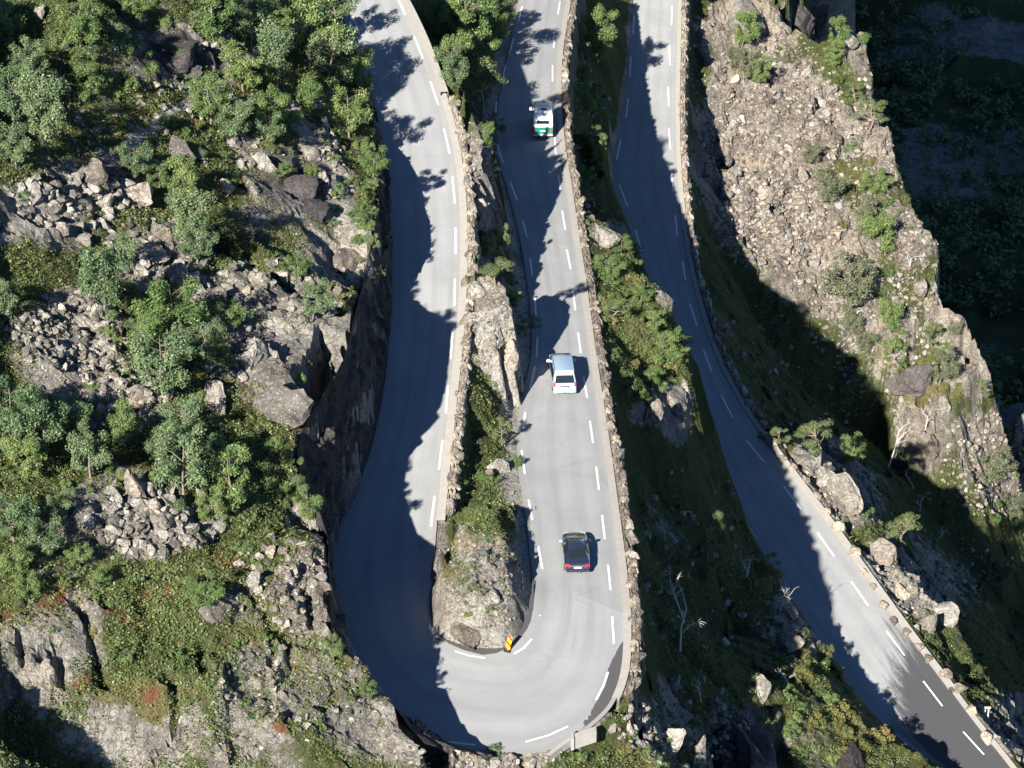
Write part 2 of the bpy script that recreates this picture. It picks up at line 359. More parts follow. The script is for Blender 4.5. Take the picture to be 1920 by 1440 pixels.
def sheet(name, pix, zf, mat, parent, h=.004):
    P = [un(u, v, zf)+np.array([0, 0, h]) for u, v in pix]; link(name, mesh_py(name, P, [list(range(len(P)))], mat), None, parent)
# dark repair strips round the inside of the bend and along its outer kerb
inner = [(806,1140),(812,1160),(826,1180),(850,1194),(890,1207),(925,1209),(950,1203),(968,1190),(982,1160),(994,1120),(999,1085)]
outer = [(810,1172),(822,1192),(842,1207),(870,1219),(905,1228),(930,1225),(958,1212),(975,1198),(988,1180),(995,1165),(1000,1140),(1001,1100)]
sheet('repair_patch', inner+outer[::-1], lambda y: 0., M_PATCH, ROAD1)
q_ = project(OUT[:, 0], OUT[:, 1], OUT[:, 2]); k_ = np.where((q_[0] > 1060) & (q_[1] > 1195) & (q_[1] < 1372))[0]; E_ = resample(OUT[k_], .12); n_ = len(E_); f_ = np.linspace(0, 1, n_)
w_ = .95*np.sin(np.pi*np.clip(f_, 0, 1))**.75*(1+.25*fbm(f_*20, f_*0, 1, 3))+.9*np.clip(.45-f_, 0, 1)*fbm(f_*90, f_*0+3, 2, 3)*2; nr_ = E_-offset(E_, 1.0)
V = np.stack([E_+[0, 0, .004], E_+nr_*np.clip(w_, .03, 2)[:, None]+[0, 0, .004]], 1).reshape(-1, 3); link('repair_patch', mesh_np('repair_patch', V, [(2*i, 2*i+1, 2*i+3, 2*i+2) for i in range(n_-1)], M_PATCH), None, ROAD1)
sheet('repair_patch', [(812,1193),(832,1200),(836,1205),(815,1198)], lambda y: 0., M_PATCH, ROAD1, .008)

# ------------------------------------------------------------------ terrain: control points -> triangulated -> raster
CP = []
def cp(pts): CP.extend([tuple(un(u, v, float(z))) for u, v, z in pts])
def cw(pts): CP.extend([tuple(map(float, p)) for p in pts])
def cline(P, dz=0., step=1.0): cw(resample(np.asarray(P, float), step)+np.array([0, 0, dz]))
DROP = .14
cline(OUT, -DROP); cline(INN, -DROP); cline(A3, -DROP); cline(B3, -DROP)
cw((OUT*.5+INN*.5)+np.array([0, 0, -DROP])); cw((A3*.5+B3*.5)+np.array([0, 0, -DROP]))
# crest of the cliff above the left road
CLIFF = [(-26,290,16),(-23,262,14),(-20.5,246,12),(-17.6,232,10.3),(-15.2,221,9.2),(-13.4,212,8.4),(-12.3,206,8.3),(-11.6,200.4,9.4),(-11.1,195.5,10.2),(-10.9,191,10.3),(-10.8,187.2,10.8),(-10.9,183.7,10.9),(-11.1,181.3,10.4),(-11.6,180,8.9),(-11.7,177.5,8.6),(-11.6,174.9,9.8),(-11.4,170.8,11.9),(-11.3,168,13.1),(-11.3,165.5,13.8),(-11.8,159.3,13.7),(-12.8,153.7,14.3),(-13.5,152.2,13.7),(-14.3,150.8,12.8),(-14.5,148.6,12.6),(-14.2,146.8,11.5),(-12.9,145.4,10.0),(-12.3,143.3,9.8),(-11.9,139.7,11.2),(-11.6,136,10.6),(-11.4,132.8,10.0),(-10.9,131.6,8.0),(-9.9,131.2,6.4),(-8.2,131.4,5.4),(-7.3,130.6,5.3),(-6.7,129.6,5.0),(-5.6,128.6,4.2)]
cline(CLIFF, 0, .8)
cl = np.array(CLIFF[1:29]); cl2 = cl.copy(); cl2[:, 0] -= 2.2; cl2[:, 2] += .7; cline(cl2, 0, 1.5)
# foot of that cliff: a narrow ditch beside the outer edge
ft = [p for p in OUT[:140] if p[1] > 141]; ft = offset(np.array(ft), .45); ft[:, 2] += .15; cline(ft, 0, 1.2)
cp([(850,1408,1.2),(900,1411,.6),(960,1416,.4),(1030,1412,.2),(860,1440,.4),(930,1450,-.6),(1020,1450,-1.0),(1080,1420,-1),(800,1500,-2.5),(1000,1520,-4),(1080,1470,-4)])
# left hillside
cp([(-140,-60,38),(100,-60,31),(300,-60,25),(480,-60,18),(-140,0,36),(0,0,30),(200,0,25),(400,0,19),(540,0,13.5),
 (-140,200,32),(0,200,27),(200,200,23),(400,200,18),(560,200,13),(640,200,10),(-140,400,30),(0,400,25),(200,400,21),(400,400,17),(540,400,13.8),(620,400,12),
 (-140,600,28),(0,600,23),(200,600,19.2),(400,600,16.2),(560,600,14.8),(-140,800,25),(0,800,21),(200,800,18),(400,800,15.5),(500,800,14),
 (-140,1000,21),(0,1000,18.5),(200,1000,15.8),(400,1000,13),(520,1000,11.3),(0,1150,16),(200,1150,14),(400,1150,12),(540,1150,10.6),
 (0,1300,13),(200,1300,11.4),(400,1300,10),(600,1300,7.6),(690,1330,5.8),(0,1440,9.5),(200,1440,7.5),(400,1440,6.3),(600,1440,4.8),(730,1440,3.2),
 (0,1560,6.5),(300,1560,3),(600,1560,.5),(850,1560,-4),(-80,1380,17),(-150,1340,20),(-60,1300,16.5),(-200,1440,18),(-40,1440,12)])
cw([(-75,100,26),(-75,140,38),(-75,180,46),(-75,240,50),(-75,300,52),(-60,250,40),(-45,230,34),(-30,225,25),(-40,260,34),(-30,290,28),(-20,330,24),(-60,330,45),(-60,100,14),(-40,100,4),(-20,100,-6),(0,100,-14),(20,100,-22),(50,100,-36),(78,100,-48)])
# strip between the two upper roads: retaining wall of the left road, rock knob, island in the bend
rw = np.array([p for p in INN[:140] if p[1] > 152.5]); rw1 = offset(rw, -1.15); rw1[:, 2] -= .05; cline(rw1, 0, 1.2)
rwb = offset(rw, -1.75); inM = INN[200:]
def zmid(P, f):
    out = P.copy()
    for i, p in enumerate(P):
        zm = zM(p[1]); out[i, 2] = zm+(zL(p[1])-zm)*f
    return out
keep = [p for p in zmid(rwb, .42) if not (171 < p[1] < 194)]
cw(keep[::2])
edge = offset(inM, -.8); edge[:, 2] += .1; cline(edge, 0, 1.5)
cp([(875,512,4.6),(900,510,5.4),(935,520,5.6),(950,545,5.0),(960,575,4.4),(965,610,3.0),(885,570,4.9),(930,570,5.0),(880,630,3.4),(930,630,3.8),(890,665,2.2),(956,660,2.2),(935,690,.9),(910,690,.8),(962,640,1.9)])
cw([(-6.0,224.5,7.6),(-5.5,222,7.4),(-5.1,219,8.0),(-4.7,216,8.6),(-4.2,213.5,8.8)])
cp([(882,175,8.9),(884,200,9.0),(889,235,8.5),(893,275,7.4),(896,330,5.3),(903,380,3.6),(915,225,4.6),(915,300,2.6)])
cp([(822,1020,2.6),(826,1070,2.6),(830,1120,1.9),(840,1160,1.3),(860,985,3.0),(880,1030,3.7),(890,1090,3.4),(890,1140,2.4),(900,1180,1.0),(870,1190,.8),(940,1190,.7),(930,960,2.6),(945,1010,2.9),(950,1060,2.7),(960,1105,2.3),(950,1150,1.5),(975,1150,.4),(905,945,2.6),(870,950,2.0),(960,950,1.5)])
# outcrop spur and slope below the middle road
mw = OUT[200:]; mw1 = offset(mw, 1.15); mw1[:, 2] -= .05; cline(mw1, 0, 1.2)
mwb = offset(mw, 1.75); mwb[:, 2] -= 4.5; cw([p for p in mwb if not (175 < p[1] < 222)][::2])
mwc = offset(mw, 3.2); mwc[:, 2] -= 8.0; cw([p for p in mwc if not (172 < p[1] < 228)][::3])
hb = OUT[178:200]; hb1 = offset(hb, 1.1); cline(hb1, 0, 1.2); hb2 = offset(hb, 2.0); hb2[:, 2] -= 3.; cw(hb2[::3])
cw([(8.2,215,-6.6),(8.2,205,-5.8),(8.2,195,-5.0),(8.2,186,-4.8),(8.4,179,-6),(11,214,-8.5),(11,208,-7),(11,198,-6.4),(11,189,-6.8),(13.5,206,-8.5),(14.5,200,-9.8),(15.5,197.5,-11.3),(15.2,194,-13.5),(14,190.5,-12),(12.5,188,-10.5),(11,186.5,-10.5),(9.5,184,-9),(16.5,205,-15),(17.5,196,-20),(15,188,-19),(12,183.5,-15),(10,180,-13)])
cp([(1100,90,-15),(1130,80,-17.5),(1110,250,-13),(1135,330,-16),(1130,160,-18),(1100,350,-11),(1145,400,-14)])
cp([(1225,950,-17),(1240,1100,-16),(1240,1220,-13),(1300,900,-23),(1330,1005,-18.5),(1340,1075,-19.5),(1352,1140,-23),(1275,1208,-10.5),(1400,1100,-29),(1300,1200,-19),(1380,1200,-25),(1430,1150,-29),(1460,1130,-28),(1490,1150,-27.5),(1450,1220,-25.5),(1510,1220,-26.5),(1530,1260,-26.5),(1560,1290,-26.3),(1600,1335,-26.8),(1660,1380,-27.5),(1720,1415,-28.4),(1250,1290,-11),(1290,1275,-12.5),(1350,1290,-15),(1400,1330,-18),(1440,1300,-20.5),(1480,1380,-22.5),(1200,1340,-6),(1220,1440,-9.5),(1300,1440,-14.5),(1400,1440,-19.5),(1480,1440,-22),(1560,1440,-25),(1700,1450,-28.5),(1150,1440,-5.5),(1140,1390,-3.2),(1200,1560,-12),(1500,1560,-25),(1750,1560,-31)])
# beyond the lowest road: kerb, gully, scree slope, crest, deep valley
bw = offset(B3, -1.1) if B3[0][1] < B3[-1][1] else offset(B3, -1.1)
bw[:, 2] -= .05; cline(bw, 0, 1.2)
bw2 = offset(B3, -1.8); bw2[:, 2] -= 3.5; cw([p for p in bw2 if p[1] > 224][::2]); bw3 = offset(B3, -1.9); bw3[:, 2] -= 1.2; cw([p for p in bw3 if p[1] <= 224][::2])
cp([(1318,60,-34),(1320,200,-36),(1322,320,-37.5),(1330,420,-40),(1350,30,-29.5),(1400,10,-28),(1440,20,-29.5),(1375,90,-31.5),(1350,150,-33),(1345,250,-33.8),(1352,330,-35.5),(1365,400,-37.5),(1400,470,-40.5),(1470,535,-44),(1550,640,-49.5),(1450,150,-33.5),(1450,300,-36.5),(1500,420,-40.5),(1560,520,-45),(1500,170,-33),(1560,180,-34),(1600,200,-35),(1650,270,-37.2),(1480,90,-38),(1545,90,-31),(1600,65,-30),(1612,110,-32),(1668,300,-38.4),(1690,390,-41),(1640,400,-40.4),(1755,462,-44.2),(1700,500,-45),(1745,545,-47.6),(1800,605,-51),(1830,680,-54.5),(1790,760,-57.5),(1745,845,-60.5),(1650,640,-50.5),(1700,735,-56),(1620,590,-48),(1730,640,-52.5)])
cp([(1390,560,-45),(1450,660,-50),(1550,760,-58),(1640,830,-64),(1360,600,-36),(1410,690,-38.5),(1450,770,-40),(1500,800,-46),(1470,730,-45),(1560,850,-50),(1640,900,-57),(1700,900,-63)])
cp([(1500,862,-32.3),(1545,878,-33.0),(1590,925,-34.0),(1622,980,-34.6),(1560,945,-32.8),(1620,1030,-33.4),(1680,1085,-34.2),(1730,1115,-35.0),(1785,1142,-36.6),(1740,1168,-35.6),(1690,1150,-34.3),(1700,1060,-36.5),(1640,1000,-35.6),(1800,1160,-44),(1650,930,-48),(1700,1000,-53),(1760,1060,-57),(1820,1100,-62),(1790,1220,-44),(1840,1200,-58),(1880,1325,-41.5),(1910,1380,-41),(1930,1250,-80),(1990,1350,-80),(2000,1440,-60),(1960,1100,-88),(1780,940,-76),(1860,1000,-84),(1890,1150,-78)])
cp([(1780,880,-74),(1820,800,-72),(1850,772,-71.5),(1900,795,-73.5),(1840,850,-75),(1900,880,-78),(1880,940,-80),(1930,960,-81),(1990,810,-76),(1990,900,-80),(1785,830,-75)])
crest = [(1450,-40,-29),(1455,30,-31),(1545,80,-31.2),(1618,58,-30.4),(1626,110,-32.6),(1655,250,-37.5),(1675,300,-39),(1700,390,-41.5),(1768,460,-44.8),(1752,545,-48),(1812,605,-51.5),(1842,680,-55),(1862,752,-70.5),(1925,780,-73),(2000,790,-75)]
cr = resample(np.array([un(u, v, z) for u, v, z in crest]), 2.2); kk_ = np.arange(len(cr))*1.0; cr[:, 0] += 3.2*fbm(kk_*.45, kk_*0+3, 1, 3); cr[:, 2] += 2.2*fbm(kk_*.6, kk_*0+9, 2, 3); cline(cr, 0, 1.5)
c2 = cr+np.array([1.4, 2.2, -16]); cline(c2[:-2], 0, 2); c3 = cr+np.array([3.6, 5.5, -44]); cw(c3[:-2]); c4 = cr+np.array([12, 18, -80]); cw(c4[:-2])
cw([(80,480,-155.0),(70,430,-152.8),(90,400,-152.8),(130,360,-150.5),(140,460,-155.0),(60,520,-157.3),(130,200,-136.8),(120,140,-95),(180,120,-142.5),(180,300,-153.9),(180,420,-159.6),(130,330,-142.5),(110,400,-153.9),(90,450,-157.3),(140,520,-159.6),(60,480,-157.3),(110,560,-159.6),(160,620,-159.6),(60,600,-159.6),(260,700,-159.6),(260,60,-171.0),(0,700,-60),(-100,700,60),(-100,400,90),(-100,60,20),(100,60,-60),(260,400,-165.3),(100,230,-80),(95,270,-90)])
# unseen ridge above the frame, added and raised to shade the valley
cw([(-10,330,10),(5,345,40),(22,350,50),(36,350,40),(40,365,50),(30,375,80),(48,400,50),(10,400,100),(-30,380,90),(20,450,100),(0,480,110)])
Rg = resample(np.array([(35,322,-29),(38,330,-20),(40,345,5),(41,365,30),(41,390,40),(41,420,40),(41,450,40)], float), 4); cw(Rg); cw(np.stack([Rg[:, 0]+4, Rg[:, 1]-1, np.full(len(Rg), -100.)], 1)); cw(np.stack([Rg[:, 0]+20, Rg[:, 1]-4, np.full(len(Rg), -148.2)], 1))
P = np.array(CP)
_, ix = np.unique(np.round(P[:, :2]/.25), axis=0, return_index=True); P = P[np.sort(ix)]
vo, eo, fo, ovi, oei, ofi = delaunay_2d_cdt([Vector((a, b)) for a, b in P[:, :2]], [], [], 0, 1e-4)
idx = [o[0] for o in ovi]; TV = np.array([[v.x, v.y] for v in vo]); TZ = P[idx, 2]; TF = np.array([list(f) for f in fo])
def raster(X0, Y0, nx, ny, s):
    Z = np.full((ny, nx), np.nan)
    for f in TF:
        q = TV[f]; z = TZ[f]
        i0 = max(0, int(math.floor((q[:, 0].min()-X0)/s))); i1 = min(nx-1, int(math.ceil((q[:, 0].max()-X0)/s)))
        j0 = max(0, int(math.floor((q[:, 1].min()-Y0)/s))); j1 = min(ny-1, int(math.ceil((q[:, 1].max()-Y0)/s)))
        if i1 < i0 or j1 < j0: continue
        xx = X0+s*np.arange(i0, i1+1)[None, :]; yy = Y0+s*np.arange(j0, j1+1)[:, None]
        d = (q[1, 0]-q[0, 0])*(q[2, 1]-q[0, 1])-(q[2, 0]-q[0, 0])*(q[1, 1]-q[0, 1])
        if abs(d) < 1e-9: continue
        b = ((xx-q[0, 0])*(q[2, 1]-q[0, 1])-(q[2, 0]-q[0, 0])*(yy-q[0, 1]))/d
        c = ((q[1, 0]-q[0, 0])*(yy-q[0, 1])-(xx-q[0, 0])*(q[1, 1]-q[0, 1]))/d
        a = 1-b-c; m = (a >= -1e-6) & (b >= -1e-6) & (c >= -1e-6)
        Z[j0:j1+1, i0:i1+1][m] = (a*z[0]+b*z[1]+c*z[2])[m]
    return np.nan_to_num(Z, nan=-60.)
S = .25; GX0, GX1, GY0, GY1 = -62., 80., 104., 344.
NX = int((GX1-GX0)/S)+1; NY = int((GY1-GY0)/S)+1
ZB = raster(GX0, GY0, NX, NY, S)
# soften the TIN creases a little away from the roads
XX, YY = np.meshgrid(GX0+S*np.arange(NX), GY0+S*np.arange(NY))
poly1 = np.concatenate([OUT, INN[::-1]]); poly2 = np.concatenate([A3, B3[::-1]])
inr = inpoly(XX, YY, poly1) | inpoly(XX, YY, poly2)
dr = np.minimum.reduce([dline(XX, YY, OUT[::3]), dline(XX, YY, INN[::3]), dline(XX, YY, A3[::3]), dline(XX, YY, B3[::3])])
dr = np.where(inr, 0, dr)
PU, PV, _w = project(XX, YY, ZB)
WU = PU+90*fbm(XX/5, YY/5, 0, 4)+40*fbm(XX/1.2, YY/1.2, 5, 3); WV = PV+80*fbm(XX/5+50, YY/5, 3, 4)+36*fbm(XX/1.2+9, YY/1.2, 6, 3)
def blob(L):
    r = np.zeros(XX.shape)
    for u, v, a, b, s in L: r = np.maximum(r, s*np.clip(1.35*(1-np.sqrt(((WU-u)/a)**2+((WV-v)/b)**2)), 0, 1))
    return r
# what covers the ground where
rockA = blob([(330,115,140,80,1),(90,395,140,80,1),(200,340,130,70,1),(300,470,110,70,1),(500,550,170,80,1),(620,610,80,50,1),(140,640,130,110,1.2),(230,750,110,80,1),(520,690,120,130,.9),(620,700,60,70,1),(270,970,150,90,1.1),(560,350,140,100,.9),(650,470,100,80,1),(60,1240,130,120,.8),(160,1170,60,80,.7),(590,1110,90,170,.65),(520,1290,230,120,.55),(350,1400,320,80,.5),(690,1360,140,90,1),(870,1420,200,50,1),(420,1150,70,60,.8),(480,280,90,60,.7),(600,260,60,60,.5)])
rockB = blob([(930,600,90,130,.95),(900,1090,120,150,.8),(900,380,50,200,.9),(960,850,30,120,1),(1250,760,90,60,1),(1140,440,60,30,.8)])
rockC = blob([(1390,1380,110,100,1.2),(1490,1170,80,80,.8),(1390,1400,120,70,.9),(1250,1360,100,100,.7),(1560,920,110,110,1.1),(1690,1095,160,90,1.1),(1880,1370,90,90,1)])
talus = blob([(1450,300,170,230,1.6),(1560,480,170,150,1.4),(1400,40,100,80,1.5),(1660,640,120,110,.9),(1740,800,80,90,.9),(1870,860,110,120,.9),(1380,150,60,120,1.3),(1640,250,70,120,1.0),(1705,440,80,90,.95),(1785,600,60,100,.8),(1600,100,60,60,.95),(1820,690,60,80,.7)])
path = np.clip(1.6-dline(PU+14*fbm(XX/2, YY/2, 1, 3), PV+14*fbm(XX/2+7, YY/2, 2, 3), [(0,452),(90,398),(160,330),(330,208),(400,162),(470,112),(560,50),(600,20)])/9., 0, 1)
rib = np.clip(1.5-dline(WU, WV, [(555,190),(575,250),(615,300),(660,400),(705,470)])/22., 0, 1)
rock = np.clip(np.maximum.reduce([rockA, rockB, rockC, talus]), 0, 1)
greenA = blob([(1590,350,70,90,.9),(1660,480,70,80,.9),(1560,120,50,40,.7),(1400,110,50,40,.6),(300,1140,150,110,.9),(320,1260,110,90,.8),(450,1010,100,70,.7),(60,60,180,140,.6),(560,120,160,140,.7),(350,640,140,110,.7),(1200,650,110,130,.7),(1580,320,60,60,.5),(1640,670,80,40,.7),(1750,770,60,60,.7),(1590,540,90,60,.5)])
greenA = np.maximum(greenA, blob([(850,1050,40,80,.45),(900,945,60,35,.6),(890,530,40,30,.5)]))
veg = np.clip(.78-1.05*rock+.9*greenA, -.2, 1)-1.0*path-.8*rib
moss = np.clip(blob([(1600,340,80,100,.5),(240,110,100,50,.9),(520,1250,280,160,.75),(300,1330,200,120,.6),(880,1070,110,120,1.1),(890,560,60,60,.8),(1600,1330,160,100,.9),(1230,1400,150,90,.8),(1640,660,120,60,.7),(1740,760,80,100,.7),(660,380,60,80,.5),(640,1290,80,80,.8),(480,740,60,60,.7),(1200,650,110,120,.55),(1560,930,80,60,.6)]), 0, 1)
dark = np.clip(.35*np.clip(talus, 0, 1)+blob([(330,105,110,55,1.1),(560,350,110,60,1),(1390,1375,100,90,1.3),(1590,1400,60,40,.6)]), 0, .9)  # talus term puts the shade between scree stones into the ground colour
red = np.clip(blob([(50,1160,90,32,1.2),(120,1120,75,32,.9),(300,1100,85,38,.8),(165,1295,42,24,1),(520,1375,40,22,1),(215,1360,55,36,.8),(440,1050,80,30,.8),(280,1310,60,30,.7),(230,1170,60,30,.7)]), 0, 1)
warm = np.clip(talus+blob([(620,700,70,80,1),(940,660,40,50,1)]), 0, 1)
tint = np.clip(.5+1.2*fbm(XX/3., YY/3., 2, 3)+.25*blob([(650,470,90,60,1),(1400,30,80,50,1)])+.35*blob([(895,1120,110,110,1),(930,620,80,110,.9)])+.2*talus+.5*path+.3*rib, 0, 1)
# relief
away = np.clip((dr-.9)/2.2, 0, 1); near = np.clip((dr-.35)/.8, 0, 1)
inside = (PU > -300) & (PU < 2200) & (PV > -200) & (PV < 1640)
slope = np.hypot(*np.gradient(ZB, S)); slope[inr] = 0
gm = dline(XX, YY, INN[200:]); veg = veg-.9*np.clip(1.5-gm/1.0, 0, 1)-.7*np.clip(1.4-dr/.6, 0, 1); tint = np.clip(tint+.35*np.clip(1.5-gm/1.0, 0, 1), 0, 1)
veg = veg-np.clip((slope-1.3)*.25, 0, .3)*(PU < 760)+.9*fbm(XX/6, YY/6, 7, 3)
ampr = np.clip(rock+.35+.35*(PU > 1180)*(PV > 420)+.5*(PU < 800)*(PV > 1080), 0, 1.2)*np.clip(1.3-.15*slope, .4, 1)
island = np.clip(blob([(900,1080,120,170,1.5),(930,600,90,130,1.5)]), 0, 1)
rel = away*(1.3*fbm(XX/9., YY/9., 1, 4)*(1-island)+ampr*(.85*blocks(XX, YY, 2.6, 1)*(1-.5*island)+.40*blocks(XX, YY, 1.1, 2, .9))+.5*fbm(XX/2.2, YY/2.2, 4, 3))+near*.10*blocks(XX, YY, .7, 5)*ampr
ZB = ZB+np.where(inr, 0, rel)
def carve(poly, wpx, dep):
    global ZB
    d = dline(WU*.5+PU*.5, WV*.5+PV*.5, poly); ZB = ZB-np.where(inr, 0, np.clip(away*dep*np.clip(1.35-d/wpx, 0, 1)**.7, 0, 9))
for poly, w_, d_ in [([(140,1110),(170,1180),(185,1230),(197,1280)],9,1.6),([(325,1275),(335,1330),(330,1375),(300,1405)],9,1.6),([(372,1195),(384,1270)],7,1.2),([(475,1125),(520,1180),(548,1240)],8,1.3),([(505,1200),(510,1265)],6,1.),([(40,1180),(45,1250)],6,1.),([(75,1245),(95,1205)],6,1.),([(105,1225),(122,1285)],9,1.2),
                     ([(400,430),(470,475),(540,522),(640,572)],16,2.2),([(575,1110),(590,1170)],8,1.2),([(120,700),(200,690)],6,.8),([(1700,700),(1745,670),(1735,760)],10,1.5),([(1560,905),(1600,960)],7,.9),([(1640,1060),(1700,1110)],7,.9),([(1330,1340),(1345,1440)],12,2.0),([(1470,1370),(1480,1440)],12,1.8),([(830,1395),(850,1435)],10,1.4)]: carve(poly, w_, d_)
xj = away*.35*(fbm(XX/1.3, YY/1.3, 5, 3))*np.clip(slope, 0, 2); yj = away*.35*(fbm(XX/1.3+40, YY/1.3, 6, 3))*np.clip(slope, 0, 2)
Vt = np.stack([XX+xj, YY+yj, ZB], -1).reshape(-1, 3)
I = np.arange(NX*NY).reshape(NY, NX)
Ft = np.stack([I[:-1, :-1], I[:-1, 1:], I[1:, 1:], I[1:, :-1]], -1).reshape(-1, 4)
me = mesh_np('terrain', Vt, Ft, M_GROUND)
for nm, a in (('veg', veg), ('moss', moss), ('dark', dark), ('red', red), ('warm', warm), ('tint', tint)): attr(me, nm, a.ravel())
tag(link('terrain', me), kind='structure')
# coarse far ground (valley floor, hillside and added shading ridge out of frame) around the fine sheet
CS = 3.0; CX0, CY0 = -98., 62.; CNX, CNY = 118, 212
ZC = raster(CX0, CY0, CNX, CNY, CS); XC, YC = np.meshgrid(CX0+CS*np.arange(CNX), CY0+CS*np.arange(CNY))
ZCn = ZC+4.5*fbm(XC/26, YC/26, 2, 4)+2.6*blocks(XC, YC, 9, 3)
ins = (XC > GX0-.1) & (XC < GX1+.1) & (YC > GY0-.1) & (YC < GY1+.1)
edged = np.clip(np.maximum.reduce([GX0-XC, XC-GX1, GY0-YC, YC-GY1])/9., 0, 1)
ZC = np.where(ins, ZC-2.5, ZC*(1-edged)+ZCn*edged-.3)
I = np.arange(CNX*CNY).reshape(CNY, CNX); Fc = np.stack([I[:-1, :-1], I[:-1, 1:], I[1:, 1:], I[1:, :-1]], -1).reshape(-1, 4)
deep = ((XC > GX0+4) & (XC < GX1-4) & (YC > GY0+4) & (YC < GY1-4)).ravel()
Fc = Fc[~deep[Fc].any(1)]
me = mesh_np('valley', np.stack([XC, YC, ZC], -1).reshape(-1, 3), Fc, M_GROUND)
nC = CNX*CNY; vg = np.clip(.75-1.1*np.clip(fbm(XC/40, YC/18, 3, 3)*4, 0, 1), 0, 1).ravel()
for nm, a in (('veg', vg), ('moss', np.zeros(nC)), ('dark', np.zeros(nC)), ('red', np.zeros(nC)), ('warm', np.zeros(nC)), ('tint', np.full(nC, .5))): attr(me, nm, a)
tag(link('valley', me), kind='structure')

# fractured rock face of the cliff above the left road
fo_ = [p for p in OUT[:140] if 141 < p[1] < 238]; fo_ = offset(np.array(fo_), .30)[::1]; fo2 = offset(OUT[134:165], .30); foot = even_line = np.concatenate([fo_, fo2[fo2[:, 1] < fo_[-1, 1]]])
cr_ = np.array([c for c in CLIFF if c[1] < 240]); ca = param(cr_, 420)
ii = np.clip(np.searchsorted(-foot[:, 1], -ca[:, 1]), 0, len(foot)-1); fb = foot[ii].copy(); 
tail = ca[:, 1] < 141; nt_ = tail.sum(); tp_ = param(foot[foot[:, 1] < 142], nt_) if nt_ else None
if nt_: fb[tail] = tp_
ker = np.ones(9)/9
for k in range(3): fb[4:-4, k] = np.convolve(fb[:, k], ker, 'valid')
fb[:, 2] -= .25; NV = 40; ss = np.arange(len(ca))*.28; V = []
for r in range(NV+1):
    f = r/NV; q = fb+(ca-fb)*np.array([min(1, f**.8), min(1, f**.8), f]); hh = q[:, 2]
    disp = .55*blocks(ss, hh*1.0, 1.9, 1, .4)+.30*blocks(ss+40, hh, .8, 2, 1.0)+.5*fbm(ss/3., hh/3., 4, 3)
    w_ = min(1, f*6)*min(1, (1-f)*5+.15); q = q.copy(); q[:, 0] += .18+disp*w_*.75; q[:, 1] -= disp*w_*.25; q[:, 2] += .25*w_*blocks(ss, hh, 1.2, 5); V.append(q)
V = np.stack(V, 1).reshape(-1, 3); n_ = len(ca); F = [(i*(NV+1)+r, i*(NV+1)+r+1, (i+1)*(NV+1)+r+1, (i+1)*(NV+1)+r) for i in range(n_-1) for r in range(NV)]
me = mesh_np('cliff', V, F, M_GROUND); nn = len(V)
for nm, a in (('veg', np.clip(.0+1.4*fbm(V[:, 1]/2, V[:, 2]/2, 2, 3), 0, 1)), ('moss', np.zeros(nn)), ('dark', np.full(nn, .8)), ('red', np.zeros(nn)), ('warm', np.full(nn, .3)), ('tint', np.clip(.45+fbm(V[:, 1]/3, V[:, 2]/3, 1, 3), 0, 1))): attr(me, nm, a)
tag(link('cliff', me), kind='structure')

def hz(x, y):
    """ground height under plan points"""
    x = np.asarray(x, float); y = np.asarray(y, float)
    a = np.clip((x-GX0)/S, 0, NX-1.001); b = np.clip((y-GY0)/S, 0, NY-1.001); i = a.astype(int); j = b.astype(int); fx = a-i; fy = b-j
    z = (ZB[j, i]*(1-fx)+ZB[j, i+1]*fx)*(1-fy)+(ZB[j+1, i]*(1-fx)+ZB[j+1, i+1]*fx)*fy
    m = (x < GX0) | (x > GX1) | (y < GY0) | (y > GY1)
    if np.any(m):
        a = np.clip((x-CX0)/CS, 0, CNX-1.001); b = np.clip((y-CY0)/CS, 0, CNY-1.001); i = a.astype(int); j = b.astype(int); fx = a-i; fy = b-j
        zc = (ZC[j, i]*(1-fx)+ZC[j, i+1]*fx)*(1-fy)+(ZC[j+1, i]*(1-fx)+ZC[j+1, i+1]*fx)*fy; z = np.where(m, zc, z)
    return z
def hit(u, v):
    """where the rays through photo pixels meet the ground"""
    u = np.atleast_1d(np.asarray(u, float)); v = np.atleast_1d(np.asarray(v, float)); D = ray(u, v)
    t = np.full(u.shape, 130.); done = np.zeros(u.shape, bool)
    for _ in range(1100):
        P = CC+D*t[:, None]; below = P[:, 2] <= hz(P[:, 0], P[:, 1]); done |= below
        if done.all(): break
        t = np.where(done, t, t+.45)
    lo = t-.45; hi = t.copy()
    for _ in range(8):
        m = (lo+hi)/2; P = CC+D*m[:, None]; b = P[:, 2] <= hz(P[:, 0], P[:, 1]); hi = np.where(b, m, hi); lo = np.where(b, lo, m)
    P = CC+D*hi[:, None]; P[:, 2] = hz(P[:, 0], P[:, 1]); return P
def gridval(A, x, y):
    i = np.clip(((x-GX0)/S).astype(int), 0, NX-1); j = np.clip(((y-GY0)/S).astype(int), 0, NY-1); return A[j, i]
def mppx(P): return (P[1]*CF[1]+(P[2]-CAMZ)*CF[2])/FPX          # metres per photo pixel at P
